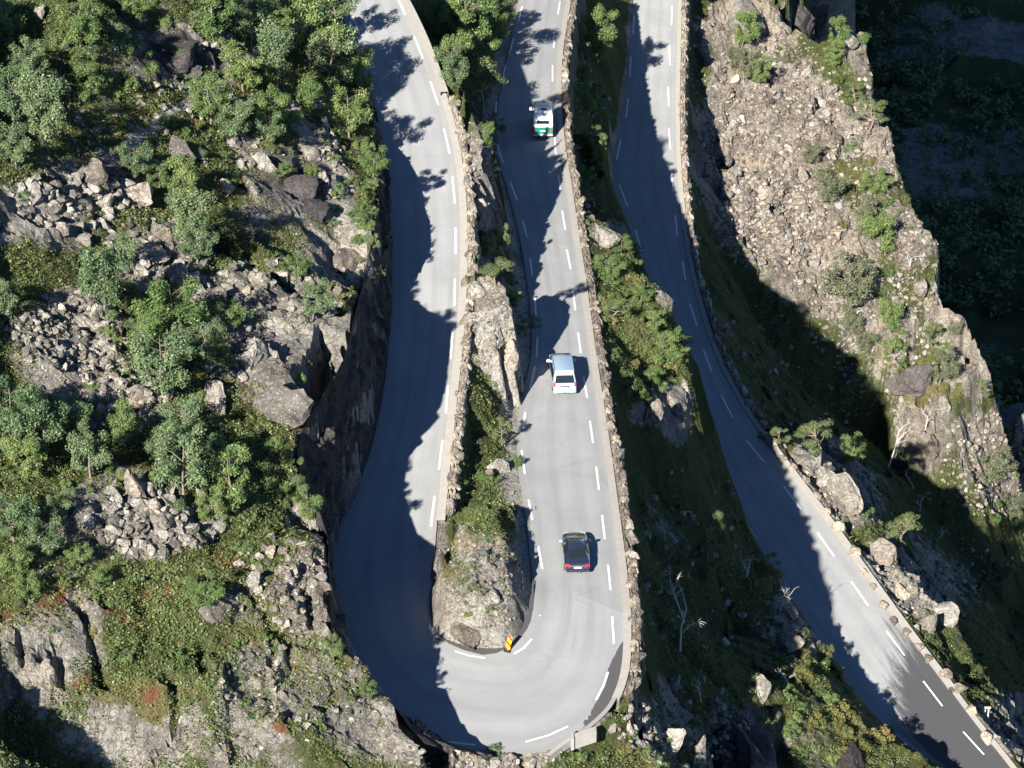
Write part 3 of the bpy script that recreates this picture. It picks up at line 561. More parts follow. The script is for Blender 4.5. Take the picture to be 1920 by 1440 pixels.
#SECTION2
# ------------------------------------------------------------------ rocks
def rock_proto(name, seed, sub=2, cuts=14, rough=.12):
    r = np.random.default_rng(seed); bm = bmesh.new(); bmesh.ops.create_icosphere(bm, subdivisions=sub, radius=1)
    V = np.array([v.co[:] for v in bm.verts]); Fs = np.array([[v.index for v in f.verts] for f in bm.faces]); bm.free()
    for _ in range(cuts):
        n = r.normal(size=3); n /= np.linalg.norm(n); d = r.uniform(.34, .78); p = V@n; V = V-np.where(p > d, p-d, 0)[:, None]*n
    V += r.normal(size=V.shape)*rough*.5
    V /= np.abs(V).max(0); return V, Fs
PROTO = [rock_proto('rock', 100+i) for i in range(14)]
PROTOF = [rock_proto('rock', 300+i, 3, 20, .07) for i in range(8)]
ROCKME = {}
def rock_mesh(i, mat, fine=False):
    k = (i, mat.name, fine)
    if k not in ROCKME: ROCKME[k] = mesh_np('boulder', *(PROTOF if fine else PROTO)[i], mat)
    return ROCKME[k]
def rot_rand(o, tilt=.35):
    o.rotation_euler = (random.uniform(-tilt, tilt), random.uniform(-tilt, tilt), random.uniform(0, 6.283))
def boulder(u, v, wpx, hpx, mat, label, group=None, cat='boulder', name='boulder', i=None, sink=.25, rz=None, tilt=.3, fine=True):
    P = hit(u, v+hpx*.25)[0]; m = mppx(P); a = wpx*m/2; hgt = hpx*m/2/.80
    o = link(name, rock_mesh(random.randrange(8) if i is None else i, mat, fine))
    o.scale = (a, a*random.uniform(.75, 1.0), hgt); rot_rand(o, tilt)
    if rz is not None: o.rotation_euler = (random.uniform(-.15, .15), random.uniform(-.15, .15), rz)
    o.location = (P[0], P[1], P[2]+hgt*(1-2*sink)*.2); return tag(o, label, cat, group)
NAMED = [
 (258,908,48,82,M_WARMROCK,'tall pale pointed boulder standing alone below the birches on the left slope'),
 (335,272,62,62,M_ROCK,'split grey boulder above the fallen pale log on the left slope'),
 (440,264,52,36,M_ROCK,'upper of two smooth flat boulders lying over the dark slab'),
 (487,296,60,40,M_ROCK,'lower of two smooth flat boulders lying over the dark slab'),
 (455,305,26,40,M_ROCK,'thin upright grey boulder wedged below the flat boulders'),
 (65,362,52,44,M_ROCK,'pale boulder under the birch with the bare trunk at the left edge'),
 (160,325,80,46,M_WARMROCK,'pale block at the top of the left boulder field'),
 (262,352,86,42,M_WARMROCK,'long pale block beside the fallen log on the left slope'),
 (195,372,40,50,M_ROCK,'upright grey block between the two long pale blocks'),
 (290,468,100,60,M_ROCK,'broad grey boulder behind the birch with the pink trunk'),
 (330,505,60,46,M_ROCK,'grey boulder low on the broad boulder beside the central birches'),
 (410,545,36,38,M_ROCK,'rounded grey boulder in the middle boulder field'),
 (370,535,48,38,M_ROCK,'mossy grey boulder left of the rounded boulder'),
 (452,522,60,44,M_ROCK,'large pale boulder topping the middle boulder field'),
 (150,600,70,42,M_ROCK,'long grey slab at the head of the rusty stone slope'),
 (520,738,130,110,M_ROCK,'great rounded grey outcrop with yellow moss over the left road cliff'),
 (475,655,62,84,M_ROCK,'grey outcrop with a dark cleft above the rounded outcrop'),
 (612,705,46,80,M_WARMROCK,'pinkish freshly broken slab on the cliff face over the left road'),
 (645,478,80,64,M_WARMROCK,'pale square crag at the cliff edge over the left road'),
 (600,250,36,26,M_ROCK,'pale stone at the top of the rocky rib by the left road'),
 (425,342,34,54,M_WARMROCK,'narrow bright rock fin in front of the dark slab'),
 (410,745,80,56,M_ROCK,'cracked grey block below the central birches'),
 (70,20,34,26,M_ROCK,'pale boulder in the bushes at the top left corner'),
 (78,165,26,24,M_ROCK,'small round boulder in the birch scrub at the left'),
 (122,164,26,28,M_ROCK,'small grey boulder right beside a round one at the left'),
 (150,222,34,34,M_ROCK,'bluish boulder half shaded among the left birches'),
 (292,76,26,16,M_ROCK,'small pale boulder perched on the dark mossy slab'),
 (217,93,16,14,M_ROCK,'little round stone on the yellow moss by the dark slab'),
 (285,945,36,22,M_ROCK,'grey stone right at the foot of the tall pointed boulder'),
 (306,915,20,16,M_WARMROCK,'white stone right of the tall pointed boulder'),
 (215,905,18,26,M_ROCK,'dark little boulder left of the tall pointed boulder'),
 (340,1206,18,10,M_WALLSTONE,'small chalk white stone alone on the green heath'),
 (395,1135,80,56,M_ROCK,'rough grey crag capped with grass in the green heath'),
 (480,1090,44,34,M_ROCK,'pale block on the brown ledge by the left cliff'),
 (510,1035,28,26,M_WARMROCK,'bright white block by the green patch on the left ledge'),
 (780,1366,60,56,M_WARMROCK,'mossy boulder leaning over the bottom of the bend'),
 (850,1415,60,40,M_ROCK,'rough block at the foot of the bend beside the dark hollow'),
 (990,1424,36,26,M_ROCK,'pale block below the bottom edge of the bend'),
 (930,1425,36,30,M_ROCK,'grey block below the bottom edge of the bend'),
 (937,868,56,48,M_ROCK,'striped grey boulder in the gap beside the middle road'),
 (918,884,30,26,M_WALLSTONE,'white stone in front of the striped boulder in the gap'),
 (940,662,84,50,M_WARMROCK,'pinkish overhanging nose of the rock knob between the upper roads'),
 (895,535,50,44,M_ROCK,'grey cap of the rock knob between the upper roads'),
 (905,382,36,40,M_ROCK,'pale rocks under the left wall by the shaded strip'),
 (905,405,28,34,M_ROCK,'narrow pale rock hanging below the left wall'),
 (890,222,32,30,M_ROCK,'grey rubble block under the pine with the pale trunk'),
 (905,290,36,40,M_ROCK,'craggy block below the leaning shrub by the left wall'),
 (945,1060,32,40,M_WARMROCK,'pink broken block on the shaded side of the island'),
 (880,1185,80,36,M_WALLSTONE,'bright white rock at the foot of the island in the bend'),
 (925,1110,40,40,M_ROCK,'layered grey rock on the middle of the island'),
 (1135,440,70,40,M_ROCK,'grey rock at the head of the green spur'),
 (1250,560,44,70,M_ROCK,'grey broken crag on the right flank of the green spur'),
 (1265,740,76,64,M_ROCK,'ribbed grey overhang at the end of the green spur'),
 (1225,765,40,44,M_ROCK,'pale rib left of the ribbed overhang'),
 (1390,25,90,80,M_ROCK,'large pale rounded crag at the head of the scree slope'),
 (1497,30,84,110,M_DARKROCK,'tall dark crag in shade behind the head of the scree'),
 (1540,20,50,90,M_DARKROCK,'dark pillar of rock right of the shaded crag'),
 (1595,75,40,36,M_ROCK,'pale knob on the crest over the dark valley'),
 (1485,125,30,36,M_ROCK,'grey flat boulder left of a darker one at the shaded notch'),
 (1515,128,26,30,M_ROCK,'darker flat boulder at the shaded notch of the scree'),
 (1558,165,26,30,M_WARMROCK,'brown round boulder at the top of the scree crest'),
 (1465,300,22,26,M_WARMROCK,'round orange boulder in the middle of the scree'),
 (1508,328,34,34,M_WARMROCK,'large tan boulder below the round orange one'),
 (1395,385,30,26,M_WARMROCK,'pinkish boulder at the shaded edge of the scree'),
 (1592,288,44,24,M_ROCK,'broad grey slab by the dead branches on the scree'),
 (1585,290,14,14,M_WARMROCK,'little tan stone on the broad grey slab'),
 (1430,355,36,40,M_WARMROCK,'big flat tan boulder low in the scree'),
 (1720,535,40,24,M_ROCK,'flat grey rock jutting from the scree crest over the valley'),
 (1770,755,44,50,M_ROCK,'pale crag on the mossy buttress above the dark gully'),
 (1738,820,54,60,M_WARMROCK,'smooth tan nose at the foot of the mossy buttress'),
 (1715,700,84,60,M_DARKROCK,'dark bare rock face under the mossy ledge'),
 (1590,925,90,80,M_ROCK,'grey rock bank behind the guard stones on the right'),
 (1545,895,60,44,M_ROCK,'rubbly grey rock at the top of the right bank'),
 (1660,1045,80,44,M_WARMROCK,'flat mossy rock halfway along the right bank'),
 (1690,1110,50,36,M_WARMROCK,'tan boulder beside the guard stones on the right bank'),
 (1765,1145,60,40,M_ROCK,'pointed grey rock jutting over the dark slope at right'),
 (1735,1165,40,44,M_ROCK,'cracked grey rock under the jutting pointed one'),
 (1890,1320,36,40,M_ROCK,'tan boulder behind the wooden post at lower right'),
 (1475,1190,70,50,M_WARMROCK,'grey banded rock among bushes left of the lowest road'),
 (1485,1145,30,50,M_WARMROCK,'brown rock at the foot of the dead pines'),
 (1430,1285,40,50,M_ROCK,'grey rock fin beside the dead branch at lower middle'),
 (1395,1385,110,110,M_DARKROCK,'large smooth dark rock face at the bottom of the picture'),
 (1310,1400,50,90,M_ROCK,'rough dark column of rock left of the smooth dark face'),
 (1255,1380,60,70,M_ROCK,'jagged grey rock below the outer wall of the bend'),
 (1260,1275,30,44,M_ROCK,'thin upright rock beside the dead tree below the bend'),
 (1590,1415,80,40,M_DARKROCK,'dark wet rock under the yellow bushes at the bottom'),
]
for u, v, w, h, mat, lab in NAMED: boulder(u, v, w, h, mat, lab, None)
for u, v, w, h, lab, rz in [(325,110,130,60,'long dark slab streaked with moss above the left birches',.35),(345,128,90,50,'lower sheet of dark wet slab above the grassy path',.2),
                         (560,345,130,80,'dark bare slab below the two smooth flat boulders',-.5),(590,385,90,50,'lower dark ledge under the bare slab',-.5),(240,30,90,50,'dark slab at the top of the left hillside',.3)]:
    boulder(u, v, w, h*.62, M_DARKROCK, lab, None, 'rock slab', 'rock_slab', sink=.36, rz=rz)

# fields of boulders: (u, v, a, b, number, min, max size in m, label, group, material)
FIELDS = [
 (150,375,130,60,200,.3,1.5,'grey boulder in the upper boulder field on the left hillside','boulders in the upper left field',M_ROCK),
 (290,470,110,60,150,.3,1.3,'grey boulder in the field behind the pink trunked birch','boulders behind the pink trunked birch',M_ROCK),
 (490,560,150,75,280,.25,1.4,'grey boulder in the field above the left road cliff','boulders above the left road cliff',M_ROCK),
 (130,625,110,75,460,.18,.8,'stone on the rusty brown stone slope at left','stones on the rusty slope',M_WARMROCK),
 (230,735,90,75,280,.2,1.0,'loose block below the rusty slope at left','blocks below the rusty slope',M_WARMROCK),
 (280,975,130,75,300,.22,1.3,'pale boulder in the field below the tall pointed boulder','boulders below the tall pointed boulder',M_ROCK),
 (520,1090,90,90,200,.25,1.1,'pale stone on the brown ledges beside the left cliff','stones on the brown ledges',M_WARMROCK),
 (60,610,70,40,120,.2,.8,'stone half shaded beside the rusty slope','stones beside the rusty slope',M_ROCK),
 (620,270,30,110,130,.25,.9,'pale stone on the rocky rib above the left road','stones on the rocky rib',M_WARMROCK),
 (420,660,70,60,120,.25,1.0,'stone among the scrub beside the great rounded outcrop','stones by the great outcrop',M_ROCK),
 (560,1290,170,110,300,.15,.6,'small stone in the dry heath of the lower left slope','stones in the dry heath',M_WARMROCK),
 (1450,250,130,190,2600,.16,.75,'tan boulder in the wide scree slope','boulders of the wide scree slope',M_WARMROCK),
 (1440,420,100,90,1100,.2,1.0,'large tan boulder in the lower half of the scree','boulders in the lower scree',M_WARMROCK),
 (1480,330,130,190,90,.9,1.9,'large angular block in the wide scree slope','large blocks of the scree'  ,M_ROCK),
 (1640,270,60,140,420,.2,.9,'stone near the crest of the scree over the dark valley','stones along the scree crest',M_WARMROCK),
 (1730,480,70,110,380,.2,.9,'stone on the lower crest over the dark valley','stones on the lower crest',M_WARMROCK),
 (1590,480,130,120,1100,.16,.7,'stone in the scree under the crest over the valley','stones under the scree crest',M_WARMROCK),
 (1680,660,110,110,420,.2,.8,'stone on the mossy buttress above the dark gully','stones on the mossy buttress',M_WARMROCK),
 (1860,870,90,100,600,.2,.9,'stone on the sunlit slope at the far right','stones on the far right slope',M_WARMROCK),
 (1570,930,90,70,330,.18,.7,'rubble stone on the grey bank behind the guard stones','rubble on the right bank',M_ROCK),
 (1720,1115,110,70,330,.2,.8,'rubble stone low on the right bank over the dark slope','rubble low on the right bank',M_ROCK),
 (1890,1370,70,80,200,.25,.9,'tan stone beside the wooden post at lower right','stones by the wooden post',M_WARMROCK),
 (925,590,60,100,330,.12,.5,'rubble stone on the rock knob between the upper roads','rubble on the rock knob',M_WARMROCK),
 (905,1090,80,110,340,.12,.5,'rubble stone on the island inside the bend','rubble on the island',M_WARMROCK),
 (895,290,35,120,240,.2,.8,'rubble stone in the narrow strip under the left wall','rubble under the left wall',M_ROCK),
 (965,850,22,120,200,.12,.45,'pale verge stone along the shaded edge of the middle road','verge stones of the middle road',M_WALLSTONE),
 (1280,1360,130,80,260,.25,1.0,'rock fragment on the brushy slope below the bend','rock fragments below the bend',M_ROCK),
 (880,1420,180,26,170,.2,.7,'pale stone along the bottom edge of the bend','stones along the bottom of the bend',M_ROCK),
 (1480,1180,70,80,120,.2,.8,'grey stone among the bushes left of the lowest road','stones left of the lowest road',M_ROCK),
 (1310,1050,110,190,110,.25,1.0,'dim stone on the shaded bank below the middle wall','stones on the bank below the middle wall',M_ROCK),
 (1110,230,35,200,160,.2,.9,'dim stone in the strip between the middle and lowest roads','stones between the middle and lowest roads',M_ROCK),
 (1420,720,90,150,110,.25,1.0,'dim stone on the shaded slope beside the lowest road','stones on the slope beside the lowest road',M_ROCK),
 (1800,1060,110,90,80,.25,1.0,'dim stone on the dark slope at the right','stones on the dark right slope',M_ROCK),
 (300,200,300,150,260,.25,1.1,'grey stone among the upper left birches','stones among the upper left birches',M_ROCK),
 (1300,200,28,220,160,.25,1.0,'dim stone at the shaded foot of the scree','stones at the foot of the scree',M_ROCK),
 (1560,640,60,200,200,.3,1.0,'dim stone in the shaded gully right of the lowest road','stones in the shaded gully',M_ROCK),
]
cand = []
for k, (u, v, a, b, n, s0, s1, lab, grp, mat) in enumerate(FIELDS):
    th = RNG.uniform(0, 6.283, n); q = np.sqrt(RNG.uniform(0, 1, n))*(1+.25*RNG.normal(size=n)*(RNG.random(n) < .3))
    P = hit(u+a*q*np.cos(th), v+b*q*np.sin(th)); s = s0+(s1-s0)*RNG.random(n)**(1.7 if 11 <= k <= 18 else 2.4)
    ok = (gridval(dr, P[:, 0], P[:, 1]) > .55+s*.5) | (P[:, 0] > GX1)
    for p, z in zip(P[ok], s[ok]): cand.append((z/mppx(p), k, p, z))
cand.sort(key=lambda c: -c[0])
for _, k, p, z in cand[:215]:
    _, _, _, _, _, _, _, lab, grp, mat = FIELDS[k]
    o = link('boulder', rock_mesh(random.randrange(14), mat)); o.scale = (z*.55, z*random.uniform(.36, .5), z*random.uniform(.32, .46)); rot_rand(o)
    o.location = (p[0], p[1], p[2]+z*.02); tag(o, lab, 'boulder', grp)
def merge_rocks(name, items, label, cat, mat):
    Vs = []; Fs = []; T = []; off = 0
    for _, k, p, z in items:
        V, Fq = PROTO[RNG.integers(14)]; a = RNG.uniform(0, 6.283); c, s_ = math.cos(a), math.sin(a)
        Q = V*np.array([z*.55, z*RNG.uniform(.34, .5), z*RNG.uniform(.3, .46)]); tl = RNG.uniform(-.5, .5)
        Q = np.stack([Q[:, 0], Q[:, 1]*math.cos(tl)-Q[:, 2]*math.sin(tl), Q[:, 1]*math.sin(tl)+Q[:, 2]*math.cos(tl)], 1)
        Q = np.stack([Q[:, 0]*c-Q[:, 1]*s_, Q[:, 0]*s_+Q[:, 1]*c, Q[:, 2]], 1)+p+np.array([0, 0, z*.06])
        Vs.append(Q); Fs.append(Fq+off); off += len(V); T.append(np.full(len(V), np.clip(RNG.normal(.5, .45), -.6, 1.4)))
    me = mesh_np(name, np.concatenate(Vs), np.concatenate(Fs), mat); attr(me, 'tint', np.concatenate(T))
    tag(link(name, me), label, cat, None, 'stuff')
rest = cand[215:]; isT = lambda k: 11 <= k <= 18
merge_rocks('scree', [c for c in rest if isT(c[1])], 'tan scree covering the sunlit slope right of the lowest road', 'scree', M_SCREE)
merge_rocks('rubble', [c for c in rest if not isT(c[1])], 'grey rubble scattered between the boulders and along the roads', 'rubble', M_RUBBLE)

# ------------------------------------------------------------------ walls along the outer edges of the roads
def strip_mesh(name, P, o0, o1, h0, h1, mat, jit=0):
    """kerb: inner face, top, outer face between plan offsets o0 and o1"""
    a = offset(P, o0); b = offset(P, o1); V = []; F = []
    for p, q in zip(a, b):
        j = RNG.uniform(-jit, jit) if jit else 0
        V += [p+[0, 0, -.1], p+[0, 0, h0+j], q+[0, 0, h1+j], q+[0, 0, -.4]]
    for i in range(len(P)-1):
        for k in range(3): F.append((4*i+k, 4*i+k+1, 4*i+k+5, 4*i+k+4))
    return mesh_np(name, V, F, mat)
def wall_face(P, o0, o1, depth):
    """battered dry stone face under the parapet"""
    nR = 12; n = len(P); V = []; s = np.arange(n)*1.0
    nrm = offset(P, 1.0)-P
    for r in range(nR+1):
        f = r/nR; q = P+nrm*(o0+(o1-o0)*f); q[:, 2] += -.05-depth*f
        wob = .28*blocks(s*.55+3, np.full(n, f*depth), .7, 3)
        V.append(q+nrm*(.10+wob[:, None]*.5))
    V = np.stack(V, 1).reshape(-1, 3); F = [(i*(nR+1)+r, i*(nR+1)+r+1, (i+1)*(nR+1)+r+1, (i+1)*(nR+1)+r) for i in range(n-1) for r in range(nR)]
    return mesh_np('wall_face', V, F, M_WALLSTONE)
def seg_by_v(P, v0, v1):
    pv_ = project(P[:, 0], P[:, 1], P[:, 2])[1]; return P[(pv_ >= v0) & (pv_ <= v1)]
def stones(parent, P, off, n, s0, s1, h0, h1, two=0., mat=None):
    Q = resample(P, .1); L = len(Q); idx = np.linspace(0, L-1, n+2)[1:-1].astype(int); nrm = offset(Q, 1.)-Q; T = np.gradient(Q, axis=0)
    for i in idx:
        i = int(np.clip(i+RNG.integers(-4, 5), 0, L-1)); sx = RNG.uniform(s0, s1)*(1.25 if RNG.random() < .3 else 1); hh = RNG.uniform(h0, h1)
        o = link('stone', rock_mesh(random.randrange(14), mat or (M_WALLSTONE if RNG.random() < .6 else M_ROCK)), None, parent)
        o.scale = (sx*.62, RNG.uniform(.30, .52), hh*.62); a = math.atan2(T[i][1], T[i][0])
        o.rotation_euler = (RNG.uniform(-.3, .3), RNG.uniform(-.3, .3), a+RNG.uniform(-.35, .35))
        p = Q[i]+nrm[i]*(off+RNG.uniform(-.14, .22)); o.location = (p[0], p[1], p[2]+hh*.22)
def even(P, step):
    s = np.concatenate([[0], np.cumsum(np.linalg.norm(np.diff(P, axis=0), axis=1))]); return param(P, max(3, int(s[-1]/step)))
def wall_body(P, o0, o1, h):
    P = even(P, .3); n = len(P); nrm = offset(P, 1.)-P; cols = 7; V = []
    for k in range(cols):
        f = k/(cols-1); q = P+nrm*(o0+(o1-o0)*f); up = (-.15 if k in (0, cols-1) else h); q[:, 2] += up+(.0 if k in (0, cols-1) else 1)*.22*blocks(np.arange(n)*.3, np.full(n, f*.8+o0), .45, k % 2+1); q += nrm*(.08*(_T[k % 8][np.arange(n) % 256, k]-.5))[:, None]; V.append(q)
    V = np.stack(V, 1).reshape(-1, 3); F = [(i*cols+k, i*cols+k+1, (i+1)*cols+k+1, (i+1)*cols+k) for i in range(n-1) for k in range(cols-1)]
    return mesh_np('wall_core', V, F, M_WALLSTONE)
Lw = even(INN[:140][::-1], .5)
w = tag(empty('parapet_wall'), 'stone parapet with a concrete kerb along the outer edge of the left road', 'parapet wall')
link('kerb', strip_mesh('kerb', seg_by_v(Lw, 176, 985), .0, .62, .10, .14, M_CONC), None, w)
link('wall_core', wall_body(seg_by_v(Lw, 186, 975), .62, 1.3, .34), None, w)
stones(w, seg_by_v(Lw, 186, 975), .92, 98, .55, 1.15, .5, 1.0)
link('wall_face', wall_face(seg_by_v(Lw, 176, 900), 1.2, 1.65, 4.2), None, w)
w = tag(empty('concrete_parapet'), 'smooth pale concrete parapet at the top of the left road', 'concrete parapet')
link('parapet', strip_mesh('parapet', seg_by_v(Lw, -90, 186), .05, .75, .52, .52, M_CONC), None, w)
Mw = even(OUT[196:], .5)
w = tag(empty('parapet_wall'), 'long stone parapet along the outer side of the middle road', 'parapet wall')
Mk = even(OUT[181:], .5)
link('kerb', strip_mesh('kerb', Mk, .0, .55, .11, .15, M_CONC), None, w)
link('wall_core', wall_body(seg_by_v(Mk, -80, 1330), .56, 1.3, .32), None, w)
stones(w, seg_by_v(Mk, -80, 1330), .88, 99, .8, 1.5, .5, 1.0)
link('wall_face', wall_face(seg_by_v(Mk, -60, 1310), 1.2, 1.9, 6.5), None, w)
Rw = even(B3[::-1], .5)
w = tag(empty('parapet_wall'), 'stone parapet in shade along the upper part of the lowest road', 'parapet wall')
link('kerb', strip_mesh('kerb', seg_by_v(Rw, -80, 818), .0, .5, .1, .14, M_CONC), None, w)
link('wall_core', wall_body(seg_by_v(Rw, -70, 815), .5, 1.2, .32), None, w)
stones(w, seg_by_v(Rw, -70, 815), .85, 96, .7, 1.5, .45, 1.0)
link('wall_face', wall_face(seg_by_v(Rw, -60, 815), 1.15, 1.6, 4.0), None, w)
w = tag(empty('concrete_kerb'), 'pale raised concrete kerb carrying guard stones along the lowest road', 'kerb')
link('kerb', strip_mesh('kerb', seg_by_v(Rw, 812, 1300), .0, .55, .30, .33, M_CONC, .0), None, w)
link('end_strip', strip_mesh('end_strip', seg_by_v(Rw, 1296, 1480), .1, .55, .12, .14, M_CONC), None, w)
GS = [(1428,822,22),(1448,838,30),(1466,862,24),(1488,880,22),(1512,905,24),(1530,932,22),(1549,962,22),(1570,994,30),(1600,1040,34),(1618,1075,22),(1638,1104,22),(1656,1140,26),(1676,1168,24),(1700,1190,24),(1722,1216,26),(1742,1240,26),(1770,1270,30),(1797,1296,34),(1820,1335,30),(1850,1390,30)]
def gl(i, u):
    k = ['first guard stone at the shaded top of the concrete kerb', 'broad guard stone just below the top one on the concrete kerb']
    return k[i] if i < 2 else None
WORDS = ['third','fourth','fifth','sixth','seventh','eighth','ninth','tenth','eleventh','twelfth','thirteenth','fourteenth','fifteenth','sixteenth','seventeenth','eighteenth','nineteenth','last']
for i, (u, v, r) in enumerate(GS):
    P = un(u, v, z3); o = link('guard_stone', rock_mesh(random.randrange(14), M_WALLSTONE)); m = mppx(P)
    o.scale = (r*m*.52, r*m*.36, r*m*.42); o.rotation_euler = (RNG.uniform(-.2, .2), RNG.uniform(-.2, .2), -1.0+RNG.uniform(-.3, .3))
    o.location = (P[0]+.05, P[1], P[2]+r*m*.22)
    tag(o, gl(i, u) or f'tan guard stone on the concrete kerb of the lowest road, {WORDS[i-2]} from its top', 'guard stone', 'guard stones along the lowest road')
def box_mesh(name, pts, z0, z1, mat, bev=.03):
    n = len(pts); V = [(p[0], p[1], z0) for p in pts]+[(p[0], p[1], z1) for p in pts]
    Fs = [list(range(n))[::-1], list(range(n, 2*n))]+[[i, (i+1) % n, n+(i+1) % n, n+i] for i in range(n)]
    me = mesh_py(name, V, Fs, mat); bm = bmesh.new(); bm.from_mesh(me); bmesh.ops.recalc_face_normals(bm, faces=bm.faces)
    bmesh.ops.bevel(bm, geom=bm.edges[:], offset=bev, segments=2, affect='EDGES'); bm.to_mesh(me); bm.free(); return me
b = tag(empty('concrete_barrier'), 'pale flat topped concrete barrier closing the wall at the bend', 'barrier')
t = [un(u, v, .62) for u, v in [(1077,1373),(1118,1359),(1119,1371),(1079,1384)]]
link('barrier_top', box_mesh('barrier_top', t, -.3, .55, M_CONC), None, b)
t = [un(u, v, .56) for u, v in [(1069.5,1373.5),(1075.5,1373),(1077,1387),(1070.5,1388)]]
link('end_block', box_mesh('end_block', t, -.3, .60, M_CONC, .02), None, b)
P = resample(np.array([un(u, v, .1) for u, v in [(1071,1386),(1050,1400),(1026,1419)]]), .4)
k = tag(link('concrete_kerb', strip_mesh('kerb', P[::-1], -.1, .18, .16, .16, M_CONC)), 'narrow concrete strip running down from the barrier end', 'kerb')

# ------------------------------------------------------------------ trees and shrubs
def tube(path, rad, n=5):
    path = np.array(path, float); V = []; F = []
    for i, (p, r) in enumerate(zip(path, rad)):
        d = path[min(i+1, len(path)-1)]-path[max(i-1, 0)]; d /= np.linalg.norm(d)+1e-9
        a = np.cross(d, [0.31, .93, .17]); a /= np.linalg.norm(a)+1e-9; b = np.cross(d, a)
        for k in range(n): V.append(p+r*(math.cos(6.283*k/n)*a+math.sin(6.283*k/n)*b))
    for i in range(len(path)-1):
        for k in range(n): F.append((i*n+k, i*n+(k+1) % n, (i+1)*n+(k+1) % n, (i+1)*n+k))
    return np.array(V), np.array(F)
def join(parts):
    Vs = []; Fs = []; o = 0
    for V, F in parts: Vs.append(V); Fs.append(F+o); o += len(V)
    return np.concatenate(Vs), np.concatenate(Fs)
def leaves(centres, radii, per, size, r, flat=1.0, aspect=.6, shell=.55):
    """leaf faces filling clumps; returns V, F and a tint per face"""
    V = []; T = []
    for c, R in zip(centres, radii):
        n = max(4, int(per*(R/np.mean(radii))**2)); d = r.normal(size=(n, 3)); d /= np.linalg.norm(d, axis=1)[:, None]
        q = c+d*(R*(shell+(1-shell)*r.random(n)))[:, None]*np.array([1, 1, flat])
        nr = d+r.normal(size=(n, 3))*.7+np.array([0, 0, .5]); nr /= np.linalg.norm(nr, axis=1)[:, None]
        a = np.cross(nr, r.normal(size=(n, 3))); a /= np.linalg.norm(a, axis=1)[:, None]+1e-9; b = np.cross(nr, a)
        s = (size*r.uniform(.6, 1.25, n))[:, None]
        V.append(np.stack([q-a*s, q-b*s*aspect, q+a*s, q+b*s*aspect], 1)); ct = r.uniform(.15, .85)
        T.append(np.clip(ct+r.normal(size=n)*.18, 0, 1))
    V = np.concatenate(V).reshape(-1, 3); F = np.arange(len(V)).reshape(-1, 4); return V, F, np.concatenate(T)
def crown_mesh(name, C, R, per, size, r, mat, **k):
    V, F, T = leaves(C, R, per, size, r, **k); me = mesh_np(name, V, F, mat); attr(me, 'tint', T, 'FACE'); return me
def birch(seed):
    r = np.random.default_rng(seed); hc = 1.3; lean = r.normal(size=2)*.12; C = []; R = []; tp = []
    top = np.array([lean[0], lean[1], 2.15]); base = np.zeros(3)
    tr = [base, base+(top-base)*.33+r.normal(size=3)*.04, base+(top-base)*.66+r.normal(size=3)*.05, top]; tp.append(tube(tr, [.05, .04, .025, .008]))
    for i in range(15):
        f = r.uniform(.14, .95); p0 = base+(top-base)*f; a = r.uniform(0, 6.283); w = (.95*math.sin(math.pi*min(1, (f-.1)/.95))**.7)*r.uniform(.6, 1.1)
        p1 = p0+np.array([math.cos(a)*w, math.sin(a)*w, .18+.25*r.random()]); mid = (p0+p1)/2+np.array([0, 0, .07])
        tp.append(tube([p0, mid, p1], [.028*(1.2-f), .018*(1.2-f), .006], 4))
        for q in (p1, mid*.5+p1*.5+r.normal(size=3)*.12): C.append(q); R.append(r.uniform(.17, .33))
    for i in range(12):
        d = r.normal(size=3); d /= np.linalg.norm(d); q = np.array([lean[0]*.6, lean[1]*.6, hc])+d*np.array([.72, .72, .75])*r.uniform(.5, 1); C.append(q); R.append(r.uniform(.16, .30))
    V, F = join(tp); return mesh_np('trunk', V, F, M_BARKB, True), crown_mesh('crown', C, R, 150, .042, r, M_LEAF, aspect=.62, shell=.35)
def pine(seed):
    r = np.random.default_rng(seed); lean = r.normal(size=2)*.28; top = np.array([lean[0], lean[1], 2.5]); tp = []; C = []; R = []
    k1 = np.array([lean[0]*.1+r.normal()*.08, lean[1]*.1+r.normal()*.08, .9]); k2 = np.array([lean[0]*.7, lean[1]*.7, 1.6]); path = [np.zeros(3), k1, k2, top]
    tp.append(tube(path, [.075, .058, .04, .012]))
    for i in range(13):
        f = r.uniform(.42, 1); p0 = k1+(k2-k1)*min(1, (f-.36)/.3) if f < .66 else k2+(top-k2)*(f-.66)/.34
        a = r.uniform(0, 6.283); w = r.uniform(.45, 1.05)*(1.15-.45*f); p1 = p0+np.array([math.cos(a)*w, math.sin(a)*w, r.uniform(.02, .35)]); m = (p0+p1)/2+np.array([0, 0, -.04])
        tp.append(tube([p0, m, p1], [.035, .022, .007], 4))
        for q in (p1, p1*.6+m*.4+r.normal(size=3)*.1): C.append(q); R.append(r.uniform(.18, .34))
    C.append(top); R.append(.3); V, F = join(tp)
    return mesh_np('trunk', V, F, M_BARK, True), crown_mesh('crown', C, R, 170, .042, r, M_NEEDLE, flat=.65, aspect=.4, shell=.3)
